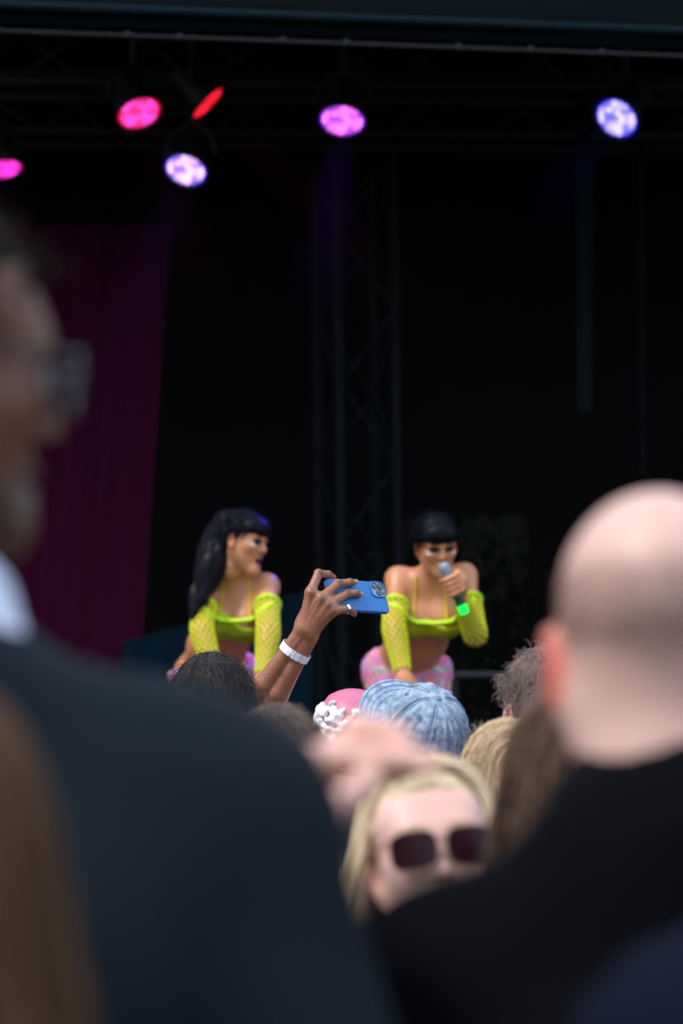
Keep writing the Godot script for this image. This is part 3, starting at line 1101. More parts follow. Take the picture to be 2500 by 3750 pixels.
	for k in [1, 2]:  # nails
		var g: Array = fingers[k]
		var dd: Vector3 = (g[3] - g[2]).normalized()
		var up := (an - dd * an.dot(dd)).normalized()
		var t := Transform3D(Basis(up.cross(dd), dd, up).orthonormalized() * Basis(Vector3.RIGHT, -0.1), g[3] + dd * 0.0035 + up * thick[k] * 0.66)
		var nail := slab(0.0085, 0.0105, 0.0016, 0.0038, 0.0007, t)
		var at := s.v.size()
		for q in nail.v.size():
			s.point(nail.v[q], nail.n[q], Color(0.46, 0.27, 0.2))
		for q in nail.i:
			s.i.append(q + at)
	var sm := tinted(0.4, 0.08)
	sm.heightmap_enabled = true
	sm.heightmap_scale = 0.035
	sm.heightmap_texture = cloud(0.09, 12, [], [], 512, FastNoiseLite.TYPE_CELLULAR)
	sm.albedo_texture = cloud(0.02, 21, [Color(0.86, 0.82, 0.8), Color(1, 1, 1)], [0.3, 0.7])
	sm.uv1_triplanar = true
	sm.uv1_scale = Vector3.ONE * 16.0
	var root := person("dark-skinned person facing away from the stage with one forearm raised holding the blue phone", Vector3.ZERO, look, 50.0, 0.95, skin, {"joints": j, "no_hand": 0, "cloth": paint(0.02, 0.03, 0.05, 0.9), "sleeve": 0.28, "top_name": "shirt", "skin_material": sm, "solid": s})
	s = Solid.new()
	scalp(s, look, Color(0.01, 0.008, 0.007))
	solid(root, "hair", s, hair_matte)
	# paper wristband with small print
	s = Solid.new()
	var dirv := (fa - wr).normalized()
	var mid := wr.lerp(fa, 0.315)
	var u := (Vector3(0.795, -0.606, 0) - dirv * dirv.dot(Vector3(0.795, -0.606, 0))).normalized()
	var v := u.cross(dirv) * (1.0 if u.cross(dirv).z > 0 else -1.0)
	var rows := []
	for side in [[0.0093, 0.0], [0.0093, 0.0006], [-0.0093, 0.0006], [-0.0093, 0.0]]:
		var row := []
		for k in 65:
			var a := TAU * k / 64.0 - PI * 0.5
			row.append(mid + dirv * -side[0] + u * sin(a) * (0.036 + side[1]) + v * -cos(a) * (0.0265 + side[1]))
		rows.append(row)
	s.sheet(rows)
	var img := Image.create(512, 32, false, Image.FORMAT_RGB8)
	img.fill(Color(0.93, 0.94, 0.97))
	var rng := RandomNumberGenerator.new()
	rng.seed = 5
	for blk in [[300, 0.82], [322, 0.62], [334, 0.6], [366, 0.45], [384, 0.35]]:
		for k in 26:
			var g: float = blk[1] + rng.randf_range(-0.1, 0.25)
			img.fill_rect(Rect2i(blk[0] + rng.randi_range(0, 9), 7 + rng.randi_range(0, 16), rng.randi_range(2, 5), 1), Color(g, g, g * 1.02))
	var band := paint(0.8, 0.8, 0.82, 0.55)
	band.albedo_color = Color.WHITE
	band.albedo_texture = ImageTexture.create_from_image(img)
	solid(root, "wristband", s, band)
	s = Solid.new()
	var rd: Vector3 = (fingers[3][1] - fingers[3][0]).normalized()
	var rp: Vector3 = fingers[3][1] + rd * 0.001
	var rb := Basis(Quaternion(Vector3.UP, rd))
	torus(s, Transform3D(rb, rp), 0.0103, 0.0012, 36, 8, Color.WHITE, 3.4)
	solid(root, "finger_ring", s, paint(0.75, 0.76, 0.78, 0.22, 1.0))

# ---------------------------------------------------------------- the two singers
func net_sleeve(root: Node3D, path: Array, radii: Array, mat: Material, hem: Material) -> void:
	var curve := Curve3D.new()
	for p in path:
		curve.add_point(p)
	var n := 34
	var total := curve.get_baked_length()
	var cs := PackedVector3Array(); var sx := PackedVector3Array(); var sy := PackedVector3Array(); var rr := PackedFloat32Array()
	var side := Vector3.RIGHT
	for k in n + 1:
		var t := total * k / n
		var p := curve.sample_baked(t)
		var d := (curve.sample_baked(minf(t + 0.02, total)) - curve.sample_baked(maxf(t - 0.02, 0.0))).normalized()
		side = (side - d * side.dot(d)).normalized()
		cs.append(p); sx.append(side); sy.append(d.cross(side))
		var u := float(k) / n * (radii.size() - 1)
		rr.append(lerpf(radii[int(u)], radii[mini(int(u) + 1, radii.size() - 1)], u - int(u)))
	var s := Solid.new()
	var helices := 12
	var turns := total / 0.36
	for dirn in [-1.0, 1.0]:
		for h in helices:
			var pts := PackedVector3Array(); var w := PackedFloat32Array()
			for k in n + 1:
				var a: float = TAU * (float(h) / helices + dirn * turns * k / n)
				pts.append(cs[k] + (sx[k] * cos(a) + sy[k] * sin(a)) * (rr[k] + 0.0005 * dirn))
				w.append(0.0026)
			s.tube(pts, w, 4, Color.WHITE, false)
	solid(root, "net_sleeve", s, mat)
	s = Solid.new()
	var ring := PackedVector3Array(); var w2 := PackedFloat32Array()
	for k in 25:
		var a := TAU * k / 24.0
		ring.append(cs[0] + (sx[0] * cos(a) + sy[0] * sin(a)) * (rr[0] + 0.001)); w2.append(0.007)
	s.tube(ring, w2, 6)
	solid(root, "sleeve_hem", s, hem)

func singer(label: String, j: Dictionary, look: Transform3D, o: Dictionary) -> Node3D:
	var root := thing("person", label, "person", Vector3(j.pelvis.x, 0.95, j.pelvis.z), "singers on the stage")
	var skin: Color = o.skin
	var s := Solid.new()
	head(s, look, skin, 0.0045, o)
	var f := Field.new()
	var across: Vector3 = (j.sh[1] - j.sh[0]).normalized()
	var up: Vector3 = (j.neck - j.waist).normalized()
	var front: Vector3 = across.cross(up).normalized()
	trunk(f, j, 0.0)
	for e in [-1.0, 1.0]:
		f.egg(j.chest + across * e * 0.058 + front * 0.075 + up * 0.012, Vector3(0.052, 0.05, 0.05), Basis(), 0.04)
		f.bone(j.neck + front * 0.03 + across * e * 0.015, j.sh[0 if e < 0 else 1] + front * 0.02 + up * 0.01, 0.012, 0.014, 0.025)
	arms(f, j, 0.0)
	legs(f, j, 0.0)
	f.bone(j.neck - up * 0.03, look * Vector3(0, -0.1, -0.03), 0.048, 0.044, 0.04)
	for e in 2:
		f.bone(j.ankle[e], j.toe[e], 0.034, 0.022, 0.02)
	net(s, f, 0.0135, Transform3D(), skin)
	var skin_field := f
	for e in 2:
		var h: Dictionary = o.hands[e]
		if h.has("grip"):  # fingers closed round a handle: middle, axis, side of the palm
			var gf := Field.new()
			var gc: Vector3 = h.grip; var gm: Vector3 = h.axis; var gr: Vector3 = h.palm
			var gt := gr.cross(gm).normalized()
			gt *= 1.0 if gt.z > 0 else -1.0
			gf.bone(j.wr[e], gc + gr * 0.036 - gt * 0.004, 0.024, 0.024, 0.02)
			gf.bone(gc + gr * 0.034 - gm * 0.026, gc + gr * 0.034 + gm * 0.026, 0.017, 0.015, 0.015)
			for k in 4:
				var fc := gc + gm * (k - 1.5) * 0.0185
				gf.bone(fc + gr * 0.034, fc + gr * 0.022 + gt * 0.031, 0.0105, 0.0102, 0.008)
				gf.bone(fc + gr * 0.022 + gt * 0.031, fc - gr * 0.014 + gt * 0.03, 0.0098, 0.0092, 0.003)
				gf.bone(fc - gr * 0.014 + gt * 0.03, fc - gr * 0.028 + gt * 0.008, 0.009, 0.008, 0.003)
			gf.bone(gc + gr * 0.03 - gt * 0.012 - gm * 0.01, gc - gt * 0.03 - gm * 0.03, 0.013, 0.011, 0.01)
			gf.bone(gc - gt * 0.03 - gm * 0.03, gc - gr * 0.02 - gt * 0.024 - gm * 0.04, 0.0105, 0.009, 0.005)
			net(s, gf, 0.0045, Transform3D(), skin * Color(1.15, 1.1, 1.1))
			continue
		hand(s, j.wr[e], h.d, h.n, h.side, skin * Color(1.1, 1.02, 1.0), 0.92, h.curl, 0.004)
	solid(root, "body", s, skin_tan)
	# short off-shoulder top round the bust, and halter straps
	f = Field.new()
	var g: float = j.girth * j.h / 1.75
	for e in [-1.0, 1.0]:
		f.egg(j.chest + across * e * 0.058 + front * 0.077 + up * 0.012, Vector3(0.062, 0.06, 0.062), Basis(), 0.05)
		f.bone(j.waist.lerp(j.chest, 0.3) + across * e * 0.05 * g, j.chest + across * e * 0.06 * g, 0.088 * g + 0.014, 0.1 * g + 0.014, 0.05)
		f.bone(j.chest + across * e * 0.06 * g, j.chest + across * e * 0.08 * g + up * 0.07, 0.1 * g + 0.014, 0.085 * g + 0.014, 0.05)
	f.clips.append(Plane(-up, -(j.chest - up * o.band[0]).dot(up)))
	var slope := (up * 0.96 + front * 0.12).normalized()
	f.clips.append(Plane(slope, slope.dot(j.chest + up * o.band[1] + front * 0.1)))
	var c := Solid.new()
	net(c, f, 0.008, Transform3D(), Color.WHITE, [], 0.004, 22.0)
	solid(root, "crop_top", c, o.top)
	var both := Field.new()
	for src in [skin_field, f]:
		for q in src.kind.size():
			both.kind.append(src.kind[q]); both.a.append(src.a[q]); both.b.append(src.b[q]); both.ra.append(src.ra[q]); both.rb.append(src.rb[q]); both.k.append(src.k[q]); both.x.append(src.x[q])
	var mid_y: float = (j.chest + up * (o.band[1] - 0.004) + front * 0.115).y
	for e in 2:
		var way := PackedVector3Array()
		var thin := PackedFloat32Array()
		for q in 9:
			var t := q / 8.0
			var p: Vector3 = (Vector3(j.chest.x, mid_y - 0.004, 0) + across * (e * 2 - 1) * 0.06).lerp(j.neck + up * 0.02 + across * (e * 2 - 1) * 0.048, t)
			way.append(skin_field.meet(Vector3(p.x, p.y, j.chest.z + 0.35), Vector3.FORWARD) + Vector3(0, 0, 0.002))
			thin.append(lerpf(0.012, 0.0045, minf(1.0, t * 2.0)))
		c = Solid.new()
		c.tube(way, thin, 6)
		solid(root, "halter_strap", c, o.strap)
	var brim := PackedVector3Array()
	var thick := PackedFloat32Array()
	var s0: Vector3 = j.sh[0].lerp(j.el[0], o.sleeve[0]) - across * 0.02
	var s1: Vector3 = j.sh[1].lerp(j.el[1], o.sleeve[1]) + across * 0.02
	for q in 33:
		var t := q / 32.0
		var p := s0.lerp(s1, t)
		p.y = lerpf(p.y, mid_y + 0.02 * absf(t - 0.5), smoothstep(0.0, 0.32, minf(t, 1.0 - t)))
		brim.append(both.meet(Vector3(p.x, p.y, j.chest.z + 0.45), Vector3.FORWARD) + Vector3(0, 0, 0.001))
		thick.append(0.0085)
	c = Solid.new()
	c.tube(brim, thick, 8)
	solid(root, "neckline_band", c, o.hem)
	c = Solid.new()
	var nk: Vector3 = j.neck.lerp(look * Vector3(0, -0.1, -0.03), 0.4)
	torus(c, Transform3D(Basis(Quaternion(Vector3.UP, (up + front * 0.45).normalized())), nk), 0.053, 0.0028, 36, 6)
	solid(root, "necklace", c, paint(0.7, 0.55, 0.25, 0.3, 0.9))
	f = Field.new()
	for e in 2:
		f.bone(j.hip[e], j.hip[e].lerp(j.knee[e], 0.3), 0.088 * g + 0.009, 0.08 * g + 0.012, 0.04)
		f.bone(j.pelvis + across * (e * 2 - 1) * 0.055 * g, j.hip[e], 0.1 * g + 0.008, 0.088 * g + 0.009, 0.05)
	f.clips.append(Plane(Vector3(0.12 * o.get("waist_tilt", 1.0), 1, 0).normalized(), Vector3(0.12 * o.get("waist_tilt", 1.0), 1, 0).normalized().dot(j.pelvis + Vector3(0, 0.045, 0))))
	c = Solid.new()
	net(c, f, 0.011, Transform3D(), Color.WHITE, [], 0.005, 30.0)
	solid(root, "shorts", c, o.shorts)
	for e in 2:
		var st: Vector3 = j.sh[e].lerp(j.el[e], o.sleeve[e])
		var gg: float = sqrt(j.girth) * j.h / 1.75
		net_sleeve(root, [st, j.el[e].lerp(st, 0.06), j.el[e].lerp(j.wr[e], 0.06), j.wr[e].lerp(j.el[e], 0.06)], [0.047 * gg + 0.003, 0.044 * gg + 0.003, 0.046 * gg + 0.003, 0.042 * gg, 0.035 * gg], o.netting, o.hem)
	for e in 2:
		c = Solid.new()
		f = Field.new()
		f.bone(j.ankle[e] - Vector3(0, 0.02, 0), j.toe[e] + Vector3(0, 0.01, 0), 0.045, 0.034, 0.02)
		f.clips.append(Plane(Vector3.DOWN, -0.95))
		net(c, f, 0.012)
		solid(root, "shoe", c, paint(0.7, 0.7, 0.7, 0.6))
	return root

var skin_tan := tinted(0.42, 0.1)

func fringe(s: Solid, xf: Transform3D, col: Color) -> void:
	var f := Field.new()
	f.egg(SCALP + Vector3(0, 0.002, -0.002), SCALP_R + Vector3.ONE * 0.008)
	f.egg(Vector3(0, -0.02, -0.05), Vector3(0.068, 0.07, 0.055), Basis(), 0.03)
	f.clips.append(Plane(Vector3(0, -0.7, 0.7), 0.004))
	net(s, f, 0.006, xf, col, [], 0.002, 30.0)
	f = Field.new()
	f.egg(Vector3(0, 0.05, 0.048), Vector3(0.076, 0.056, 0.064))
	f.clips.append(Plane(Vector3.DOWN, -0.026))
	f.clips.append(Plane(Vector3(0, -0.1, -1).normalized(), -0.02))
	net(s, f, 0.006, xf, col, [], 0.003, 60.0)

func singers() -> void:
	var netting := paint(0.8, 0.84, 0.02, 0.7)
	netting.backlight_enabled = true; netting.backlight = Color(0.5, 0.55, 0.1)
	var hem := paint(0.55, 0.9, 0.01, 0.6)
	var top1 := grained(paint(0.6, 0.8, 0.01, 0.7), 0.1, 20.0, 0.6)
	var top2 := grained(paint(0.75, 0.8, 0.01, 0.7), 0.1, 20.0, 0.6)
	var strap := paint(0.6, 0.38, 0.01, 0.6)
	var shorts := paint(0.95, 0.95, 0.95, 0.8)
	shorts.albedo_texture = cloud(0.022, 31, [lin(0.85, 0.04, 0.3), lin(0.85, 0.25, 0.5), lin(0.02, 0.5, 0.8), lin(0.85, 0.03, 0.28), lin(0.85, 0.65, 0.02), lin(0.8, 0.02, 0.25), lin(0.03, 0.55, 0.45), lin(0.85, 0.6, 0.6)], [0.2, 0.32, 0.4, 0.47, 0.55, 0.61, 0.69, 0.8])
	shorts.uv1_triplanar = true
	shorts.uv1_scale = Vector3.ONE * 1.3
	var black := Color(0.004, 0.005, 0.008)
	var skin := Color(0.54, 0.225, 0.105)
	# the one with the microphone
	var j := {"arm": 0.9, "girth": 0.8, "h": 1.66, "yaw": 0.0}
	j.neck = Vector3(0.3107, 2.0916, -8.6600); j.chest = Vector3(0.3134, 1.9903, -8.7000); j.waist = Vector3(0.2729, 1.8798, -8.8700); j.pelvis = Vector3(0.2362, 1.8031, -9.0000)
	j.sh = [Vector3(0.2003, 2.0990, -8.6800), Vector3(0.4404, 2.1104, -8.6600)]
	j.el = [Vector3(0.1821, 1.9201, -8.5000), Vector3(0.4722, 1.8841, -8.5200)]
	j.wr = [Vector3(0.2118, 1.7538, -8.4200), Vector3(0.4117, 2.0193, -8.4000)]
	j.hip = [Vector3(0.1585, 1.7773, -9.0000), Vector3(0.3235, 1.7773, -9.0000)]
	j.knee = [Vector3(0.1709, 1.4360, -8.7500), Vector3(0.3449, 1.4360, -8.7500)]
	j.ankle = [Vector3(j.knee[0].x - 0.01, 1.03, -9.0), Vector3(j.knee[1].x + 0.01, 1.03, -9.0)]
	j.toe = [Vector3(j.knee[0].x - 0.03, 0.98, -8.82), Vector3(j.knee[1].x + 0.03, 0.98, -8.82)]
	var look := turned(Vector3(0.3338, 2.2128, -8.5600), 16, 14, 4, 0.87)
	var mic_a := Vector3(0.3546, 2.1150, -8.3300)
	var mic_b := Vector3(0.4246, 1.9630, -8.3600)
	var o := {"skin": skin, "lips": Color(0.4, 0.12, 0.12), "lash": 1.25, "lid": Color(0.012, 0.007, 0.006), "brow": Color(0.02, 0.012, 0.01), "shimmer": Color(0.8, 0.62, 0.56), "neck": 0.85, "neck_end": -0.12,
		"hands": [{"d": Vector3(0.15, -1, 0.25), "n": Vector3(0.2, 0, -1), "side": 1.0, "curl": 0.3}, {"grip": mic_a.lerp(mic_b, 0.36), "axis": (mic_b - mic_a).normalized(), "palm": ((mic_b - mic_a).normalized().cross(Vector3.BACK) * -1.0).normalized()}],
		"bikini": true, "band": [0.05, 0.04], "top": top2, "strap": strap, "shorts": shorts, "netting": netting, "hem": hem, "sleeve": [0.55, 0.4]}
	var root := singer("singer with a black fringe leaning forward and holding a microphone to her mouth", j, look, o)
	var s := Solid.new()
	fringe(s, look, black)
	strands(s, look, 700, {"seed": 3, "long": [0.03, 0.05], "bang": 0.07, "width": 0.0022, "col": black, "col2": Color(0.008, 0.01, 0.016), "curl": 0.05, "droop": 0.45, "front": 0.006, "grow": 0.007, "low": -0.3, "sweep": Vector3(0, 0, -0.5)})
	strands(s, look, 260, {"seed": 5, "long": [0.05, 0.1], "width": 0.0006, "col": black, "col2": Color(0.012, 0.014, 0.02), "curl": 0.7, "droop": 0.3, "lift": 0.6, "grow": 0.007, "low": -0.4})
	solid(root, "hair", s, hair_black)
	var mic := thing("microphone", "handheld microphone with a silver grille and a glowing green ring", "microphone", mic_a)
	var d := (mic_a - mic_b).normalized()
	var mx := Transform3D(Basis(Quaternion(Vector3.UP, d)), mic_b)
	var ln := mic_a.distance_to(mic_b)
	s = Solid.new()
	s.lathe([[0.0005, 0.03], [0.0155, 0.03], [0.016, 0.06], [0.019, ln - 0.05], [0.022, ln - 0.03], [0.0005, ln - 0.03]], 20, mx)
	solid(mic, "handle", s, paint(0.03, 0.035, 0.045, 0.45))
	s = Solid.new()
	s.lathe([[0.02, ln - 0.032], [0.0225, ln - 0.02], [0.0232, ln], [0.02, ln + 0.014], [0.011, ln + 0.021], [0.0005, ln + 0.023]], 24, mx)
	var gr := paint(0.4, 0.46, 0.56, 0.4, 0.3)
	grained(gr, 0.3, 30.0, 0.6, 0.1)
	solid(mic, "grille", s, gr)
	s = Solid.new()
	s.lathe([[0.0005, -0.002], [0.014, -0.002], [0.0165, 0.003], [0.0165, 0.025], [0.0155, 0.029], [0.0005, 0.029]], 20, mx)
	var gm := paint(0.02, 0.3, 0.1, 0.4)
	gm.emission_enabled = true
	gm.emission = Color(0.02, 0.95, 0.25)
	gm.emission_energy_multiplier = 0.9
	solid(mic, "light_ring", s, gm)
	var gl := OmniLight3D.new()
	gl.name = "ring_glow"
	mic.add_child(gl)
	gl.position = mx.origin - mic.position + d * 0.014 + Vector3(0, 0, 0.02)
	gl.light_color = Color(0.02, 0.95, 0.25)
	gl.light_energy = 0.0006
	gl.light_size = 0.015
	gl.omni_attenuation = 2.0
	gl.shadow_enabled = true
	# the one in profile
	j = {"arm": 0.9, "girth": 0.8, "h": 1.66, "yaw": 0.0}
	j.neck = Vector3(-0.3820, 2.0856, -8.7200); j.chest = Vector3(-0.3785, 1.9724, -8.7200); j.waist = Vector3(-0.4537, 1.8674, -8.8800); j.pelvis = Vector3(-0.4789, 1.7870, -9.0000)
	j.sh = [Vector3(-0.4873, 2.0698, -8.7200), Vector3(-0.2654, 2.0729, -8.6600)]
	j.el = [Vector3(-0.4896, 1.9110, -8.5000), Vector3(-0.2549, 1.9041, -8.4800)]
	j.wr = [Vector3(-0.4418, 1.7477, -8.4200), Vector3(-0.2687, 1.7414, -8.4000)]
	j.hip = [Vector3(-0.5564, 1.7611, -9.0000), Vector3(-0.3882, 1.7676, -9.0000)]
	j.knee = [Vector3(-0.5157, 1.4282, -8.7500), Vector3(-0.3354, 1.4282, -8.7500)]
	j.ankle = [Vector3(j.knee[0].x - 0.01, 1.03, -9.0), Vector3(j.knee[1].x + 0.01, 1.03, -9.0)]
	j.toe = [Vector3(j.knee[0].x - 0.03, 0.98, -8.82), Vector3(j.knee[1].x + 0.03, 0.98, -8.82)]
	look = turned(Vector3(-0.3517, 2.2296, -8.6200), 6, 62, -6, 0.88)
	o.hands = [{"d": Vector3(0.15, -1, 0.25), "n": Vector3(0.2, 0, -1), "side": 1.0, "curl": 0.3}, {"d": Vector3(-0.1, -1, 0.25), "n": Vector3(-0.2, 0, -1), "side": -1.0, "curl": 0.3}]
	o.merge({"bikini": false, "open": 0.016, "lips": Color(0.35, 0.03, 0.09), "band": [0.05, 0.045], "top": top1, "sleeve": [0.5, 0.42], "waist_tilt": -3.2}, true)
	root = singer("singer with long black hair seen in profile with her mouth open", j, look, o)
	s = Solid.new()
	fringe(s, look, black)
	strands(s, look, 600, {"seed": 3, "long": [0.03, 0.05], "bang": 0.07, "width": 0.0022, "col": black, "col2": Color(0.008, 0.01, 0.016), "curl": 0.05, "droop": 0.45, "front": 0.006, "grow": 0.008, "low": -0.2, "sweep": Vector3(0, 0, -0.8)})
	# the long fall of hair behind her shoulder
	var fall := Field.new()
	fall.bone(look * Vector3(0, 0.05, -0.07), look * Vector3(0.0, -0.02, -0.11), 0.07, 0.06, 0.04)
	fall.bone(look * Vector3(0, -0.02, -0.11), Vector3(-0.4618, 2.1423, -8.6200), 0.06, 0.055, 0.04)
	fall.bone(Vector3(-0.4618, 2.1423, -8.6200), Vector3(-0.5023, 2.0268, -8.5500), 0.055, 0.036, 0.04)
	fall.bone(Vector3(-0.5023, 2.0268, -8.5500), Vector3(-0.5265, 1.9538, -8.5000), 0.036, 0.01, 0.03)
	net(s, fall, 0.009, Transform3D(), black, [], 0.012, 18.0)
	var rng := RandomNumberGenerator.new()
	rng.seed = 9
	var way := [look * Vector3(0, 0.06, -0.085), look * Vector3(0, -0.03, -0.125), Vector3(-0.4623, 2.1410, -8.6000), Vector3(-0.5026, 2.0258, -8.5300), Vector3(-0.5313, 1.9438, -8.4800)]
	var flow := Curve3D.new()
	for q in 5:
		var tan: Vector3 = (way[mini(q + 1, 4)] - way[maxi(q - 1, 0)]) * 0.22
		flow.add_point(way[q], -tan, tan)
	var whole := flow.get_baked_length()
	for k in 700:
		var ang := rng.randf() * TAU
		var out := sqrt(rng.randf()) * 0.047
		var end := rng.randf_range(0.72, 1.0)
		var twist := rng.randf_range(-0.8, 0.8)
		var ph := rng.randf() * 0.8 + floorf(ang) * 1.3
		var pts := PackedVector3Array()
		var rr := PackedFloat32Array()
		for q in 13:
			var t := q / 12.0 * end
			var aa := ang + twist * t
			var w := out * (1.05 + 0.25 * sin(t * 5.0) - 0.75 * t * t) + 0.004 * sin(t * 17.0 + ph)
			pts.append(flow.sample_baked(t * whole) + Vector3(cos(aa) * w, 0.2 * w, sin(aa) * w))
			rr.append(0.0019 * (1.0 - 0.75 * pow(q / 12.0, 3.0)))
		s.tube(pts, rr, 3, black.lerp(Color(0.009, 0.012, 0.02), rng.randf()), false)
	strands(s, look, 260, {"seed": 6, "long": [0.05, 0.1], "width": 0.0006, "col": black, "col2": Color(0.012, 0.014, 0.02), "curl": 0.7, "droop": 0.3, "lift": 0.6, "grow": 0.007, "low": -0.4})
	solid(root, "hair", s, hair_black)

# ---------------------------------------------------------------- the crowd
func dark_lens() -> StandardMaterial3D:
	var m := paint(0.016, 0.003, 0.006, 0.1)
	m.metallic_specular = 0.3
	return m

func near_man() -> Dictionary:
	var j := stand(Vector3(-0.2625, 1.7931, -1.6200), 158, 1.18, 0.775, 0.095)
	j.neck.y -= 0.03
	j.sh[0] = Vector3(-0.0798, 1.5188, -1.6000)
	j.el[0] = Vector3(0.0043, 1.3192, -1.5200)
	j.wr[0] = Vector3(-0.0666, 1.1108, -1.7000)
	return j

func crowd() -> void:
	var pale := Color(0.68, 0.42, 0.35)
	var navy := paint(0.0085, 0.0145, 0.021, 0.85)
	navy.rim_enabled = true; navy.rim = 0.12
	grained(navy, 0.15, 30.0, 0.8)
	# tall man whose shoulder fills the near side
	var look := turned(Vector3(-0.2999, 1.8346, -1.6200), 2, 116, 0, 1.02)
	var dark := Color(0.12, 0.046, 0.021)
	var root := person("tall man in a navy jacket and white collar turned side-on in dark glasses", Vector3(-0.2487, 1.8183, -1.6200), look, 158, 1.18, dark, {"joints": near_man(), "collar": -0.06, "collar_r": 0.086, "folds": 0.014, "fold_size": 5.0, "cloth": navy, "top_name": "jacket", "trousers": cloth_dark, "paints": [[Vector3(0, -0.085, 0.06), Vector3(0.07, 0.05, 0.06), Color(0.02, 0.015, 0.012), 0.6]]})
	var s := Solid.new()
	scalp(s, look, Color(0.008, 0.007, 0.006), 0.006)
	strands(s, look, 700, {"seed": 11, "long": [0.012, 0.03], "width": 0.002, "col": Color(0.012, 0.01, 0.008), "curl": 0.7, "droop": 0.05, "lift": 1.0, "steps": 3})
	solid(root, "hair", s, hair_matte)
	var j := near_man()
	var f := Field.new()
	f.bone(j.neck + Vector3(0, 0.02, 0), j.neck.lerp(look.origin, 0.24), 0.082, 0.07, 0.02)
	s = Solid.new()
	net(s, f, 0.01, Transform3D(), Color.WHITE, [], 0.004, 14.0)
	solid(root, "shirt_collar", s, paint(0.5, 0.56, 0.68, 0.85))
	glasses("dark rimmed glasses worn by the tall man in the navy jacket", look, paint(0.03, 0.035, 0.04, 0.1), paint(0.01, 0.01, 0.01, 0.3), 0.052, 0.04)
	# bald man in black
	look = turned(Vector3(0.2363, 1.6484, -1.8000), 6, 172, 0, 0.99)
	root = person("bald pale man with a red ear and a black top seen from behind", Vector3(0.2363, 1.6484, -1.8000), look, 178, 1.12, Color(0.57, 0.355, 0.285), {"joints": stand(Vector3(0.2363, 1.6484, -1.8000), 178, 1.1, 0.785, 0.098), "folds": 0.016, "fold_size": 5.0, "cloth": paint(0.0025, 0.0026, 0.004, 0.9), "collar": 0.06, "collar_r": 0.083, "ear": Color(0.62, 0.13, 0.09), "neck": 1.16, "fine": 0.006})
	s = Solid.new()
	strands(s, look, 9000, {"seed": 15, "long": [0.0015, 0.003], "width": 0.00032, "col": Color(0.09, 0.05, 0.03), "col2": Color(0.16, 0.09, 0.06), "curl": 0.2, "droop": 0.2, "lift": 1.0, "steps": 2, "grow": -0.003, "high": 0.1, "low": -0.62, "ragged": 0.3, "front": -0.01})
	solid(root, "stubble", s, hair_matte)
	# long-haired head low at the near corner
	look = turned(Vector3(-0.2391, 1.4935, -1.2500), 4, 170, 0, 1.0)
	root = person("person with long light brown hair standing close behind the navy jacket", Vector3(-0.2391, 1.4935, -1.2500), look, 175, 0.92, pale, {"cloth": paint(0.03, 0.02, 0.015, 0.9)})
	s = Solid.new()
	scalp(s, look, Color(0.08, 0.04, 0.02), 0.004)
	tresses(s, look, 1100, {"seed": 21, "long": [0.35, 0.5], "width": 0.0026, "col": Color(0.03, 0.012, 0.006), "col2": Color(0.15, 0.08, 0.042)})
	solid(root, "hair", s, hair_matte)
	# shoulder at the other near corner
	look = turned(Vector3(0.3750, 1.6218, -1.3500), 0, 180, 0, 1.0)
	root = person("person in a dark blue jacket standing behind the bald man", Vector3(0.3750, 1.6218, -1.3500), look, 180, 1.08, pale, {"cloth": paint(0.004, 0.006, 0.014, 0.9), "top_name": "jacket"})
	s = Solid.new()
	scalp(s, look, Color(0.03, 0.02, 0.012), 0.008)
	solid(root, "hair", s, hair_matte)
	# blonde woman looking back
	look = turned(Vector3(0.1089, 1.4253, -3.0500), -12, 6, 6, 0.97)
	root = person("blonde woman in dark sunglasses facing away from the stage", Vector3(0.1089, 1.4253, -3.0500), look, 10, 0.88, Color(0.64, 0.38, 0.31), {"cloth": paint(0.012, 0.012, 0.016, 0.9), "lips": Color(0.5, 0.14, 0.14), "fine": 0.006, "brow": Color(0.4, 0.25, 0.16)})
	s = Solid.new()
	scalp(s, look, Color(0.62, 0.48, 0.3), 0.004, -0.012, 0.006, 0.003)
	tresses(s, look, 2600, {"seed": 31, "long": [0.34, 0.46], "width": 0.0018, "col": Color(0.6, 0.43, 0.23), "col2": Color(0.88, 0.75, 0.53), "part": 0.012, "front": 0.07, "drift": 0.03, "loft": 0.009})
	solid(root, "hair", s, hair_gloss)
	glasses("large dark square sunglasses on the blonde woman", look, dark_lens(), paint(0.3, 0.17, 0.11, 0.3, 0.2), 0.059, 0.047)
	# bare arm with a bent hand, its owner behind the navy shoulder
	look = turned(Vector3(-0.1147, 1.4398, -2.0500), 0, 180, 0, 0.96)
	j = stand(Vector3(-0.1147, 1.4398, -2.0500), 180, 0.9)
	j.el[0] = Vector3(-0.1085, 1.3245, -1.9500)
	j.wr[0] = Vector3(-0.0493, 1.4610, -1.8200)
	s = Solid.new()
	hand(s, j.wr[0], Vector3(0.3, 1, 0.02), Vector3(1, -0.25, 0.15), -1.0, Color(0.82, 0.47, 0.37), 1.25, 0.95, 0.005, 1.2)
	root = person("person in a teal top raising a pale bare hand bent beside the navy jacket", Vector3(-0.1147, 1.4398, -2.0500), look, 180, 0.9, Color(0.76, 0.42, 0.33), {"joints": j, "no_hand": 0, "sleeve": 0.25, "solid": s, "cloth": paint(0.03, 0.2, 0.25, 0.9)})
	s = Solid.new()
	scalp(s, look, Color(0.06, 0.035, 0.02), 0.008)
	solid(root, "hair", s, hair_matte)
	# dark curly head in front of the phone arm
	look = turned(Vector3(-0.2674, 1.6089, -5.0000), -6, 184, 0, 1.0)
	root = person("person with wavy black hair in front of the raised forearm", Vector3(-0.2674, 1.6089, -5.0000), look, 180, 1.05, Color(0.3, 0.16, 0.1), {"cloth": paint(0.02, 0.02, 0.025, 0.9)})
	s = Solid.new()
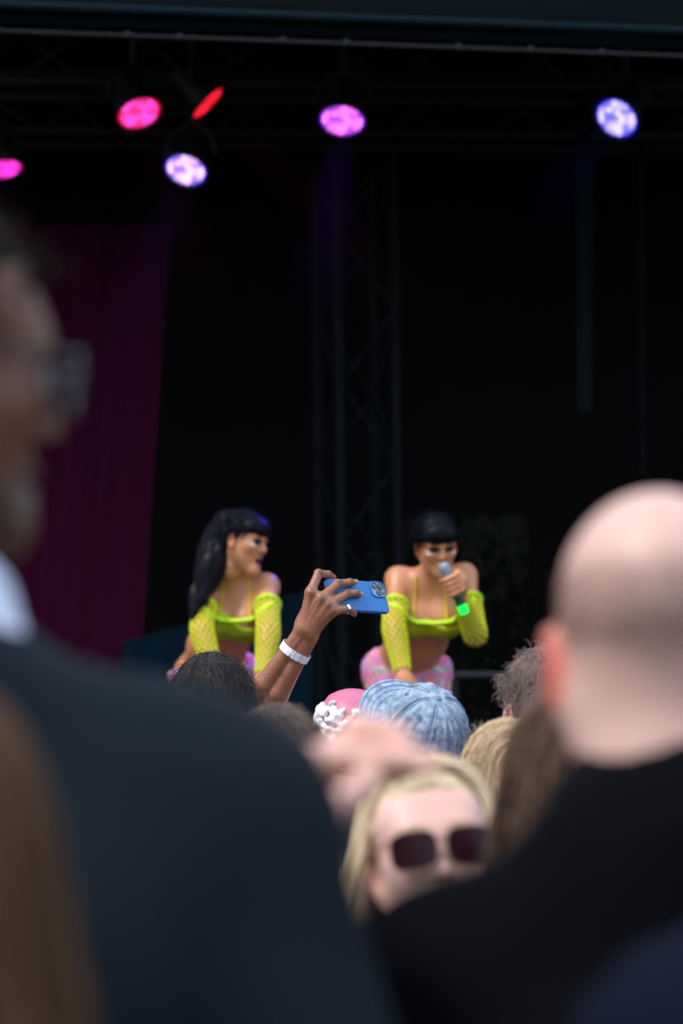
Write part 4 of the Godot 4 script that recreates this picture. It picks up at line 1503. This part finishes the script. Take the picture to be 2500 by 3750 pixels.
	scalp(s, look, Color(0.012, 0.01, 0.011), 0.005)
	strands(s, look, 3600, {"seed": 41, "long": [0.05, 0.085], "width": 0.0008, "col": Color(0.014, 0.011, 0.012), "col2": Color(0.05, 0.038, 0.036), "curl": 1.0, "curl_freq": 12.0, "droop": 0.6, "lift": 0.12, "grow": 0.006, "steps": 8})
	solid(root, "hair", s, hair_gloss)
	# short brown hair
	look = turned(Vector3(-0.1074, 1.5001, -4.0000), -4, 176, 0, 1.0)
	root = person("person with short tousled brown hair between the wavy black hair and the frilled pink hat", Vector3(-0.1074, 1.5001, -4.0000), look, 180, 1.0, pale, {"cloth": paint(0.05, 0.05, 0.06, 0.9)})
	s = Solid.new()
	scalp(s, look, Color(0.07, 0.042, 0.028), 0.005)
	strands(s, look, 1700, {"seed": 51, "long": [0.03, 0.06], "width": 0.0011, "col": Color(0.08, 0.048, 0.032), "col2": Color(0.2, 0.13, 0.09), "curl": 0.6, "droop": 0.5, "lift": 0.2, "steps": 5})
	solid(root, "hair", s, hair_gloss)
	# pink hat with a white frill
	look = turned(Vector3(0.0225, 1.5552, -5.7000), -10, 186, 4, 0.92)
	root = person("person in a smooth pink hat trimmed with white frills", Vector3(0.0225, 1.5552, -5.7000), look, 180, 0.9, pale, {"cloth": paint(0.6, 0.3, 0.35, 0.9)})
	s = Solid.new()
	scalp(s, look * Transform3D(Basis().scaled(Vector3.ONE * 0.94), Vector3(0, -0.008, 0)), Color(0.2, 0.12, 0.07), -0.003)
	solid(root, "hair", s, hair_matte)
	s = Solid.new()
	var hx := look * Transform3D(Basis(Vector3.RIGHT, -0.25), Vector3(0, 0.03, -0.01))
	s.lathe([[0.088, -0.01], [0.088, 0.02], [0.084, 0.045], [0.072, 0.068], [0.05, 0.084], [0.025, 0.092], [0.0005, 0.094]], 40, hx)
	var pink := paint(0.55, 0.14, 0.25, 0.45)
	solid(root, "hat_crown", s, pink)
	var white := paint(0.82, 0.82, 0.86, 0.9)
	var rng := RandomNumberGenerator.new()
	rng.seed = 44
	f = Field.new()
	for q in 330:  # gathered white trim, fuller towards one side
		var a := rng.randf() * TAU
		var tilt := 0.5 + 0.5 * cos(a + 1.0)
		var y := -0.02 + rng.randf() * 0.1 * tilt
		var rad := 0.09 * sqrt(maxf(0.0, 1.0 - pow(maxf(0.0, y - 0.01) / 0.095, 2.2)))
		var p := Vector3(cos(a) * rad, y, sin(a) * rad)
		f.egg(p, Vector3(rng.randf_range(0.006, 0.014), rng.randf_range(0.004, 0.008), rng.randf_range(0.006, 0.014)), Basis.from_euler(Vector3(rng.randf(), rng.randf() * 3.0, rng.randf())), 0.005)
	s = Solid.new()
	net(s, f, 0.0032, hx, Color.WHITE, [], 0.004, 60.0)
	solid(root, "frill", s, white)
	# denim cap
	look = turned(Vector3(0.1593, 1.5513, -5.0500), -40, 206, -2, 0.97)
	root = person("person in a faded blue denim cap tipped back", Vector3(0.1684, 1.5549, -5.0500), look, 180, 1.0, pale, {"cloth": paint(0.03, 0.03, 0.04, 0.9)})
	s = Solid.new()
	scalp(s, look * Transform3D(Basis().scaled(Vector3.ONE * 0.94), Vector3.ZERO), Color(0.05, 0.03, 0.02), -0.004)
	solid(root, "hair", s, hair_matte)
	var denim := paint(1, 1, 1, 0.9)
	denim.albedo_texture = cloud(0.012, 61, [lin(0.12, 0.18, 0.27), lin(0.25, 0.33, 0.43), lin(0.46, 0.52, 0.6)], [0.2, 0.5, 0.85])
	denim.uv1_triplanar = true
	denim.uv1_scale = Vector3.ONE * 7.0
	denim.heightmap_enabled = true
	denim.heightmap_scale = 0.06
	denim.heightmap_texture = cloud(0.2, 62, [], [])
	baseball_cap(root, look, denim, paint(0.2, 0.27, 0.37, 0.9))
	# greying head beyond the denim cap
	look = turned(Vector3(0.3253, 1.4421, -5.9000), 0, 180, 0, 1.0)
	root = person("person with short greying hair beyond the denim cap", Vector3(0.3253, 1.4421, -5.9000), look, 180, 1.0, pale, {"cloth": paint(0.02, 0.025, 0.04, 0.9)})
	s = Solid.new()
	scalp(s, look, Color(0.13, 0.105, 0.1), 0.005)
	strands(s, look, 900, {"seed": 71, "long": [0.02, 0.04], "width": 0.0012, "col": Color(0.16, 0.13, 0.12), "col2": Color(0.34, 0.3, 0.29), "curl": 0.5, "droop": 0.14, "steps": 4})
	solid(root, "hair", s, hair_matte)
	# curly head by the bald man's ear
	look = turned(Vector3(0.4032, 1.6172, -4.8000), 0, 200, 0, 1.0)
	root = person("person with curly grey brown hair and a bead necklace beyond the bald man's ear", Vector3(0.4032, 1.6172, -4.8000), look, 190, 1.0, Color(0.5, 0.3, 0.24), {"cloth": paint(0.7, 0.36, 0.4, 0.9), "collar": 0.3})
	s = Solid.new()
	scalp(s, look, Color(0.12, 0.085, 0.07), 0.006)
	strands(s, look, 2000, {"seed": 81, "long": [0.025, 0.04], "width": 0.0011, "col": Color(0.09, 0.062, 0.052), "col2": Color(0.28, 0.22, 0.21), "curl": 1.5, "curl_freq": 24.0, "droop": 0.45, "lift": 0.4, "steps": 8})
	solid(root, "hair", s, hair_matte)
	s = Solid.new()
	for k in 26:
		var a := PI * k / 25.0
		var sm := SphereMesh.new()
		s.lathe([[0.0003, -0.0026], [0.0022, -0.0012], [0.0026, 0.0], [0.0022, 0.0012], [0.0003, 0.0026]], 6, Transform3D(Basis(), look.origin + Vector3(-0.075 * sin(a * 1.0), -0.1 - 0.05 * cos(a), 0.075 * cos(a))))
	solid(root, "necklace", s, paint(0.6, 0.25, 0.25, 0.3, 0.5))
	# blonde hair beyond the sunglasses woman
	look = turned(Vector3(0.2992, 1.4682, -4.4000), 2, 190, 4, 0.96)
	root = person("person with straight honey blonde hair and glasses pushed up on the head", Vector3(0.2992, 1.4682, -4.4000), look, 180, 0.88, pale, {"cloth": paint(0.02, 0.02, 0.025, 0.9)})
	s = Solid.new()
	scalp(s, look, Color(0.42, 0.28, 0.15), 0.006)
	tresses(s, look, 3200, {"seed": 91, "long": [0.3, 0.42], "width": 0.0009, "col": Color(0.4, 0.26, 0.13), "col2": Color(0.7, 0.54, 0.36)})
	solid(root, "hair", s, hair_gloss)
	glasses("brown sunglasses pushed up on the honey blonde hair", look * Transform3D(Basis(Vector3.RIGHT, -0.95), Vector3(0, 0.022, -0.03)), paint(0.02, 0.01, 0.008, 0.1), paint(0.03, 0.012, 0.008, 0.3), 0.054, 0.04)
	# long dark brown hair beside the bald man
	look = turned(Vector3(0.2676, 1.5038, -2.7000), 2, 186, 0, 0.98)
	root = person("person with long dark brown hair in front of the bald man's neck", Vector3(0.2676, 1.5038, -2.7000), look, 180, 0.9, pale, {"cloth": cloth_dark})
	root.set_meta("label", "person with long dark brown hair beyond the bald man's neck")
	s = Solid.new()
	scalp(s, look, Color(0.06, 0.032, 0.018), 0.008)
	tresses(s, look, 1300, {"seed": 95, "long": [0.36, 0.5], "width": 0.002, "col": Color(0.035, 0.018, 0.01), "col2": Color(0.16, 0.095, 0.065)})
	solid(root, "hair", s, hair_gloss)

# ---------------------------------------------------------------- stage and ground
func stage() -> void:
	var g := Solid.new()
	g.box(Vector3(-150, -0.5, -150), Vector3(150, 0.0, 150))
	var asphalt := grained(paint(0.07, 0.068, 0.065, 0.95), 0.03, 0.7, 0.7, 0.3)
	asphalt.uv1_world_triplanar = true
	tag(solid(self, "ground", g, asphalt), "grey asphalt ground under the crowd", "ground", "", "structure")
	var black := paint(0.0015, 0.0015, 0.002, 0.95)
	var deck := thing("stage_deck", "low black stage deck under the two singers", "stage", Vector3(0, 0, -11.5))
	for k in 7:
		for z in 6:
			var s := Solid.new()
			s.box(Vector3(-7 + k * 2.0 + 0.004, 0.85, -14.2 + z), Vector3(-5 + k * 2.0 - 0.004, 0.95, -13.2 + z - 0.004))
			solid(deck, "deck_panel", s, paint(0.006, 0.006, 0.007, 0.8))
	for k in 14:
		var s := Solid.new()
		s.box(Vector3(-7 + k * 1.0 + 0.003, 0.0, -8.26), Vector3(-6 + k * 1.0 - 0.003, 0.85, -8.22))
		solid(deck, "skirt_panel", s, black)
	var wall := thing("stage_enclosure", "black side walls and roof closing in the stage", "stage roof", Vector3(0, 0, -12))
	for e in [-1.0, 1.0]:
		var s := Solid.new()
		s.box(Vector3(e * 5.6 - 0.05, 0.0, -14.4), Vector3(e * 5.6 + 0.05, 4.995, -9.75))
		solid(wall, "side_wall", s, black)
	var r := Solid.new()
	r.box(Vector3(-6.2, 5.0, -14.4), Vector3(6.2, 5.15, -9.75))
	solid(wall, "roof_skin", r, black)
	# back wall with a doorway that shows greenery
	for bx in [[-5.55, 0.7, 0.96, 4.99], [0.7, 1.1, 2.8, 4.99], [1.1, 5.55, 0.96, 4.99]]:
		var s := Solid.new()
		s.box(Vector3(bx[0] + 0.001, bx[2], -14.3), Vector3(bx[1] - 0.001, bx[3], -14.2))
		solid(wall, "back_wall", s, black)
	r = Solid.new()
	r.box(Vector3(-5.54, 0.0, -16.2), Vector3(5.54, 3.4, -16.1))
	tag(solid(self, "fence", r, paint(0.02, 0.03, 0.02, 0.9)), "added dark green panel blocking the bright sky behind the shrub", "fence")  # added panel, keeps bright sky from showing through the foliage
	r = Solid.new()
	r.sheet([[Vector3(0.68, 0.96, -14.19), Vector3(1.12, 0.96, -14.19)], [Vector3(0.68, 2.82, -14.19), Vector3(1.12, 2.82, -14.19)]])
	var dimming_sheet := paint(0.001, 0.0012, 0.001, 0.9)  # added see-through black layer, darkens the daylit shrub behind the doorway
	dimming_sheet.transparency = BaseMaterial3D.TRANSPARENCY_ALPHA
	dimming_sheet.albedo_color.a = 0.7
	dimming_sheet.metallic_specular = 0.0
	tag(solid(self, "added_dimming_sheet", r, dimming_sheet), "added translucent black sheet dimming the shrub seen through the doorway", "dimming_sheet")
	# front fascia of the roof, left end nearer
	var a := Vector3(-2.1844, 4.3087, -9.2500)
	var b := Vector3(2.4046, 4.3345, -9.9500)
	var fas := thing("roof_fascia", "dark fabric roof edge with a pale lacing pipe above the stage", "stage roof", (a + b) / 2)
	var fabric := paint(0.0012, 0.0035, 0.005, 0.9)
	var rows := []
	var fn := FastNoiseLite.new()
	fn.seed = 3; fn.frequency = 0.9
	for k in 13:
		var row := []
		var t := k / 12.0
		for q in 61:
			var u := q / 60.0
			var bulge := 0.05 * sin(t * 9.0) * (1.0 - t) + 0.015 * fn.get_noise_2d(u * 9.0, t * 2.0)
			row.append(a.lerp(b, u) + Vector3(0, 0.03 + t * 0.75, bulge - 0.25 * t))
		rows.append(row)
	var s := Solid.new()
	s.sheet(rows)
	solid(fas, "fascia_cloth", s, fabric)
	s = Solid.new()
	s.rod(a, b, 0.009, 10)
	solid(fas, "edge_pipe", s, paint(0.04, 0.036, 0.04, 0.8))
	s = Solid.new()
	s.rod(a + Vector3(0, 0.095, 0.03), b + Vector3(0, 0.095, 0.03), 0.02, 10)
	solid(fas, "keder_rail", s, paint(0.005, 0.013, 0.019, 0.85))
	var rng := RandomNumberGenerator.new()
	rng.seed = 2
	for k in 13:
		s = Solid.new()
		var p := a.lerp(b, (k + rng.randf_range(0.2, 0.8)) / 13.0)
		s.rod(p - Vector3(0.012, 0.0, 0), p + Vector3(0.012, 0.004, 0), 0.0165, 8)
		solid(fas, "lacing_tie", s, black_steel)
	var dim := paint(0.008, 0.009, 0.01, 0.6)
	for q in [[10.95, 60, 150, "dark box truss across the stage just behind the roof edge"], [11.9, 215, 245, "dark box truss across the middle of the stage roof"]]:
		var t := thing("roof_truss", q[3], "truss", Vector3(0, 4.4, -q[0]), "trusses under the stage roof")
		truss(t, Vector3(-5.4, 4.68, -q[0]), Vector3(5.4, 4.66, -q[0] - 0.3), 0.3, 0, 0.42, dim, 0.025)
	var tower := thing("truss_tower", "upright grey box truss standing on the stage between the singers", "truss", Vector3(0.0829, 1.0835, -11.6000))
	var tx: float = Vector3(0.0796, 2.5397, -11.6000).x
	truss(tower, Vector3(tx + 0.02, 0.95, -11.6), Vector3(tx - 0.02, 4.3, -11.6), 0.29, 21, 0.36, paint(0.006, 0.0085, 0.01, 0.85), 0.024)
	# hanging strip and thin pole
	s = Solid.new()
	var p0 := Vector3(1.1421, 4.5063, -11.2000)
	var p1 := Vector3(1.1335, 3.0209, -11.2000)
	rows = []
	for k in 12:
		var row := []
		for q in 9:
			row.append(p1.lerp(p0, k / 11.0) + Vector3((q - 4) * 0.009, 0, 0.012 * cos(q * 1.5 + k * 0.2)))
		rows.append(row)
	s.sheet(rows)
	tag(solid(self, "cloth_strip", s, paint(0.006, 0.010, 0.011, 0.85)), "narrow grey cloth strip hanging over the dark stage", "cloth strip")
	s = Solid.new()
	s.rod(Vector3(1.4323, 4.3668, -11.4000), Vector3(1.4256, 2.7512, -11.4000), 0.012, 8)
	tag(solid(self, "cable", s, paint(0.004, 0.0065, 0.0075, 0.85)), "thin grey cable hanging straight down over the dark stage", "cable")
	# magenta drape
	var c0 := Vector3(-2.5360, 2.6207, -12.6000)
	var c1 := Vector3(-0.9994, 2.6207, -12.6000)
	curtain("magenta_curtain", "dark magenta curtain with soft folds at the side of the stage", Vector3(c0.x, 0, c0.z), Vector3(c1.x, 0, c1.z), 4.2, 0.96, 0.04, 0.22, paint(0.05, 0.0004, 0.021, 0.85), 0.13)
	# blue cloth over a riser
	rows = []
	var q0 := Vector3(-1.1283, 1.9937, -12.2000)
	var q1 := Vector3(-0.1477, 2.3012, -12.8000)
	for k in 7:
		var row := []
		for q in 31:
			var u := q / 30.0
			var p := q0.lerp(q1, u)
			row.append(Vector3(p.x, lerpf(0.96, p.y, k / 6.0), p.z + 0.03 * sin(u * 40.0) * (1.0 - k / 8.0) - 0.05 * k))
		rows.append(row)
	s = Solid.new()
	s.sheet(rows)
	tag(solid(self, "blue_cloth", s, paint(0.0012, 0.018, 0.034, 0.85)), "dark blue cloth draped over equipment behind the singers", "cloth")
	# table by the doorway
	var tb := thing("side_table", "small black table before the green doorway", "table", Vector3(0.7762, 1.6224, -12.5000))
	var tp := Vector3(0.7773, 1.8350, -12.5000)
	s = Solid.new()
	s.box(Vector3(tp.x - 0.25, tp.y - 0.02, tp.z - 0.2), Vector3(tp.x + 0.25, tp.y, tp.z + 0.2))
	solid(tb, "table_top", s, paint(0.03, 0.04, 0.045, 0.4))
	for e in [[-1, -1], [1, -1], [-1, 1], [1, 1]]:
		s = Solid.new()
		s.rod(Vector3(tp.x + e[0] * 0.2, 0.95, tp.z + e[1] * 0.16), Vector3(tp.x + e[0] * 0.2, tp.y - 0.02, tp.z + e[1] * 0.16), 0.014, 8)
		solid(tb, "leg", s, black_steel)
	# shrub seen through the doorway
	var sh := thing("shrub", "leafy green shrub seen through the doorway behind the stage", "shrub", Vector3(0.95, 0, -15.0))
	var leaf := tinted(0.6)
	leaf.backlight_enabled = true; leaf.backlight = Color(0.15, 0.2, 0.05)
	s = Solid.new()
	rng.seed = 77
	for k in 2600:
		var p := Vector3(0.95 + rng.randfn() * 0.3, 1.75 + rng.randfn() * 0.55, -15.0 + rng.randfn() * 0.2)
		if p.y < 0.1 or p.z > -14.35:
			continue
		var n := Vector3(rng.randfn(), rng.randfn() + 0.6, rng.randfn() + 0.5).normalized()
		var u := n.cross(Vector3(rng.randfn(), rng.randfn(), rng.randfn())).normalized()
		var w := n.cross(u)
		var l := rng.randf_range(0.03, 0.07)
		var col := Color(0.03, 0.16, 0.02).lerp(Color(0.08, 0.28, 0.03), rng.randf())
		var i0 := s.point(p - u * l, n, col); var i1 := s.point(p + w * l * 0.35 + n * 0.005, n, col)
		var i2 := s.point(p + u * l, n, col); var i3 := s.point(p - w * l * 0.35 + n * 0.005, n, col)
		s.quad(i0, i1, i2, i3)
	solid(sh, "foliage", s, leaf)
	s = Solid.new()
	for k in 7:
		var b0 := Vector3(0.95 + rng.randfn() * 0.08, 0, -15.0)
		s.tube(PackedVector3Array([b0, b0 + Vector3(rng.randfn() * 0.1, 1.0, 0), b0 + Vector3(rng.randfn() * 0.3, 2.2, rng.randfn() * 0.1)]), PackedFloat32Array([0.02, 0.014, 0.004]), 6)
	solid(sh, "stem", s, paint(0.06, 0.045, 0.03, 0.9))

func lamps() -> void:
	# label, place, ellipse: minor axis in view and how open it is
	var rows := [
		["pink LED lamp tilted beside the red one", Vector3(-0.9102, 4.3206, -10.7000), Vector3(0.36, -0.93, 0), 0.66, Color(1.0, 0.25, 0.75), Color(1.0, 0.0, 0.12), 0.6, 3.0],
		["red LED lamp turned almost edge-on", Vector3(-0.6177, 4.4203, -10.9000), Vector3(0.72, -0.69, 0), 0.2, Color(1.0, 0.1, 0.2), Color(0.9, 0.0, 0.03), 0.5, 3.0],
		["violet LED lamp hanging over the truss tower", Vector3(0.0039, 4.2616, -10.6000), Vector3(-0.12, -0.99, 0), 0.68, Color(1.0, 0.45, 1.0), Color(0.35, 0.0, 0.9), 0.6, 14.0],
		["pale lilac LED lamp hanging before the magenta curtain", Vector3(-0.7295, 4.1745, -11.2000), Vector3(-0.33, -0.94, 0), 0.7, Color(0.95, 0.75, 1.0), Color(0.12, 0.0, 1.0), 0.62, 8.0],
		["bluish white LED lamp above the hanging grey strip", Vector3(1.2279, 4.2715, -10.6000), Vector3(-0.62, -0.78, 0), 0.78, Color(0.76, 0.7, 1.0), Color(0.02, 0.0, 1.0), 0.62, 5.0],
		["magenta LED lamp at the outer end of the curtain", Vector3(-1.6269, 4.2268, -11.4000), Vector3(0.15, -0.98, 0), 0.45, Color(1.0, 0.2, 0.85), Color(0.8, 0.0, 0.4), 0.6, 5.0]]
	for r in rows:
		var c: float = r[3]
		var n: Vector3 = r[2] * sqrt(1.0 - c * c) + Vector3(0, 0, c)
		# turn from the line of sight to the stage's own axes
		var sight: Vector3 = (r[1] - Vector3(0, 1.6, 0)).normalized()
		n = Basis(Quaternion(Vector3(0, 0, -1), sight)) * n
		par_light(r[0], r[1], n, 0.205, r[4], r[5], r[6], r[7])

func _ready() -> void:
	var cam := Camera3D.new()
	cam.name = "camera"
	add_child(cam)
	cam.position = Vector3(0, 1.6, 0)
	cam.rotation_degrees = Vector3(4.879, 0, 0)
	cam.near = 0.05
	cam.far = 600.0
	var lens := CameraAttributesPhysical.new()
	lens.frustum_focal_length = 56.66
	lens.frustum_focus_distance = 5.5
	lens.exposure_aperture = 1.95
	cam.attributes = lens
	cam.fov = 23.92
	cam.current = true
	var env := Environment.new()
	env.background_mode = Environment.BG_SKY
	var sky := Sky.new()
	var sm := ProceduralSkyMaterial.new()
	sm.sky_top_color = Color(0.80, 0.86, 0.96)
	sm.sky_horizon_color = Color(0.86, 0.89, 0.94)
	sm.ground_horizon_color = Color(0.5, 0.5, 0.5)
	sm.ground_bottom_color = Color(0.3, 0.3, 0.3)
	sky.sky_material = sm
	env.sky = sky
	env.tonemap_mode = Environment.TONE_MAPPER_LINEAR
	env.tonemap_exposure = 1.9
	env.sdfgi_enabled = true
	env.ssao_enabled = true
	env.ssil_enabled = true
	var we := WorldEnvironment.new()
	we.name = "world"
	we.environment = env
	add_child(we)
	var sun := DirectionalLight3D.new()
	sun.name = "sun"
	add_child(sun)
	sun.look_at_from_position(Vector3.ZERO, -Vector3(-0.5, 0.85, 0.32), Vector3.UP)
	sun.light_energy = 0.5
	sun.light_angular_distance = 14.0
	sun.light_color = Color(1.0, 0.97, 0.93)
	sun.shadow_enabled = true
	env.volumetric_fog_enabled = true
	env.volumetric_fog_density = 0.0
	var fog := FogVolume.new()
	fog.name = "stage_haze"
	fog.size = Vector3(10.8, 3.6, 4.0)
	var fm := FogMaterial.new()
	fm.density = 0.0035
	fm.albedo = Color(0.9, 0.9, 0.9)
	fog.material = fm
	add_child(fog)
	fog.position = Vector3(0, 2.9, -12.15)
	tag(fog, "thin theatrical haze hanging under the stage roof", "haze", "", "stuff")
	stage()
	lamps()
	singers()
	phone_holder()
	crowd()
	make_all()
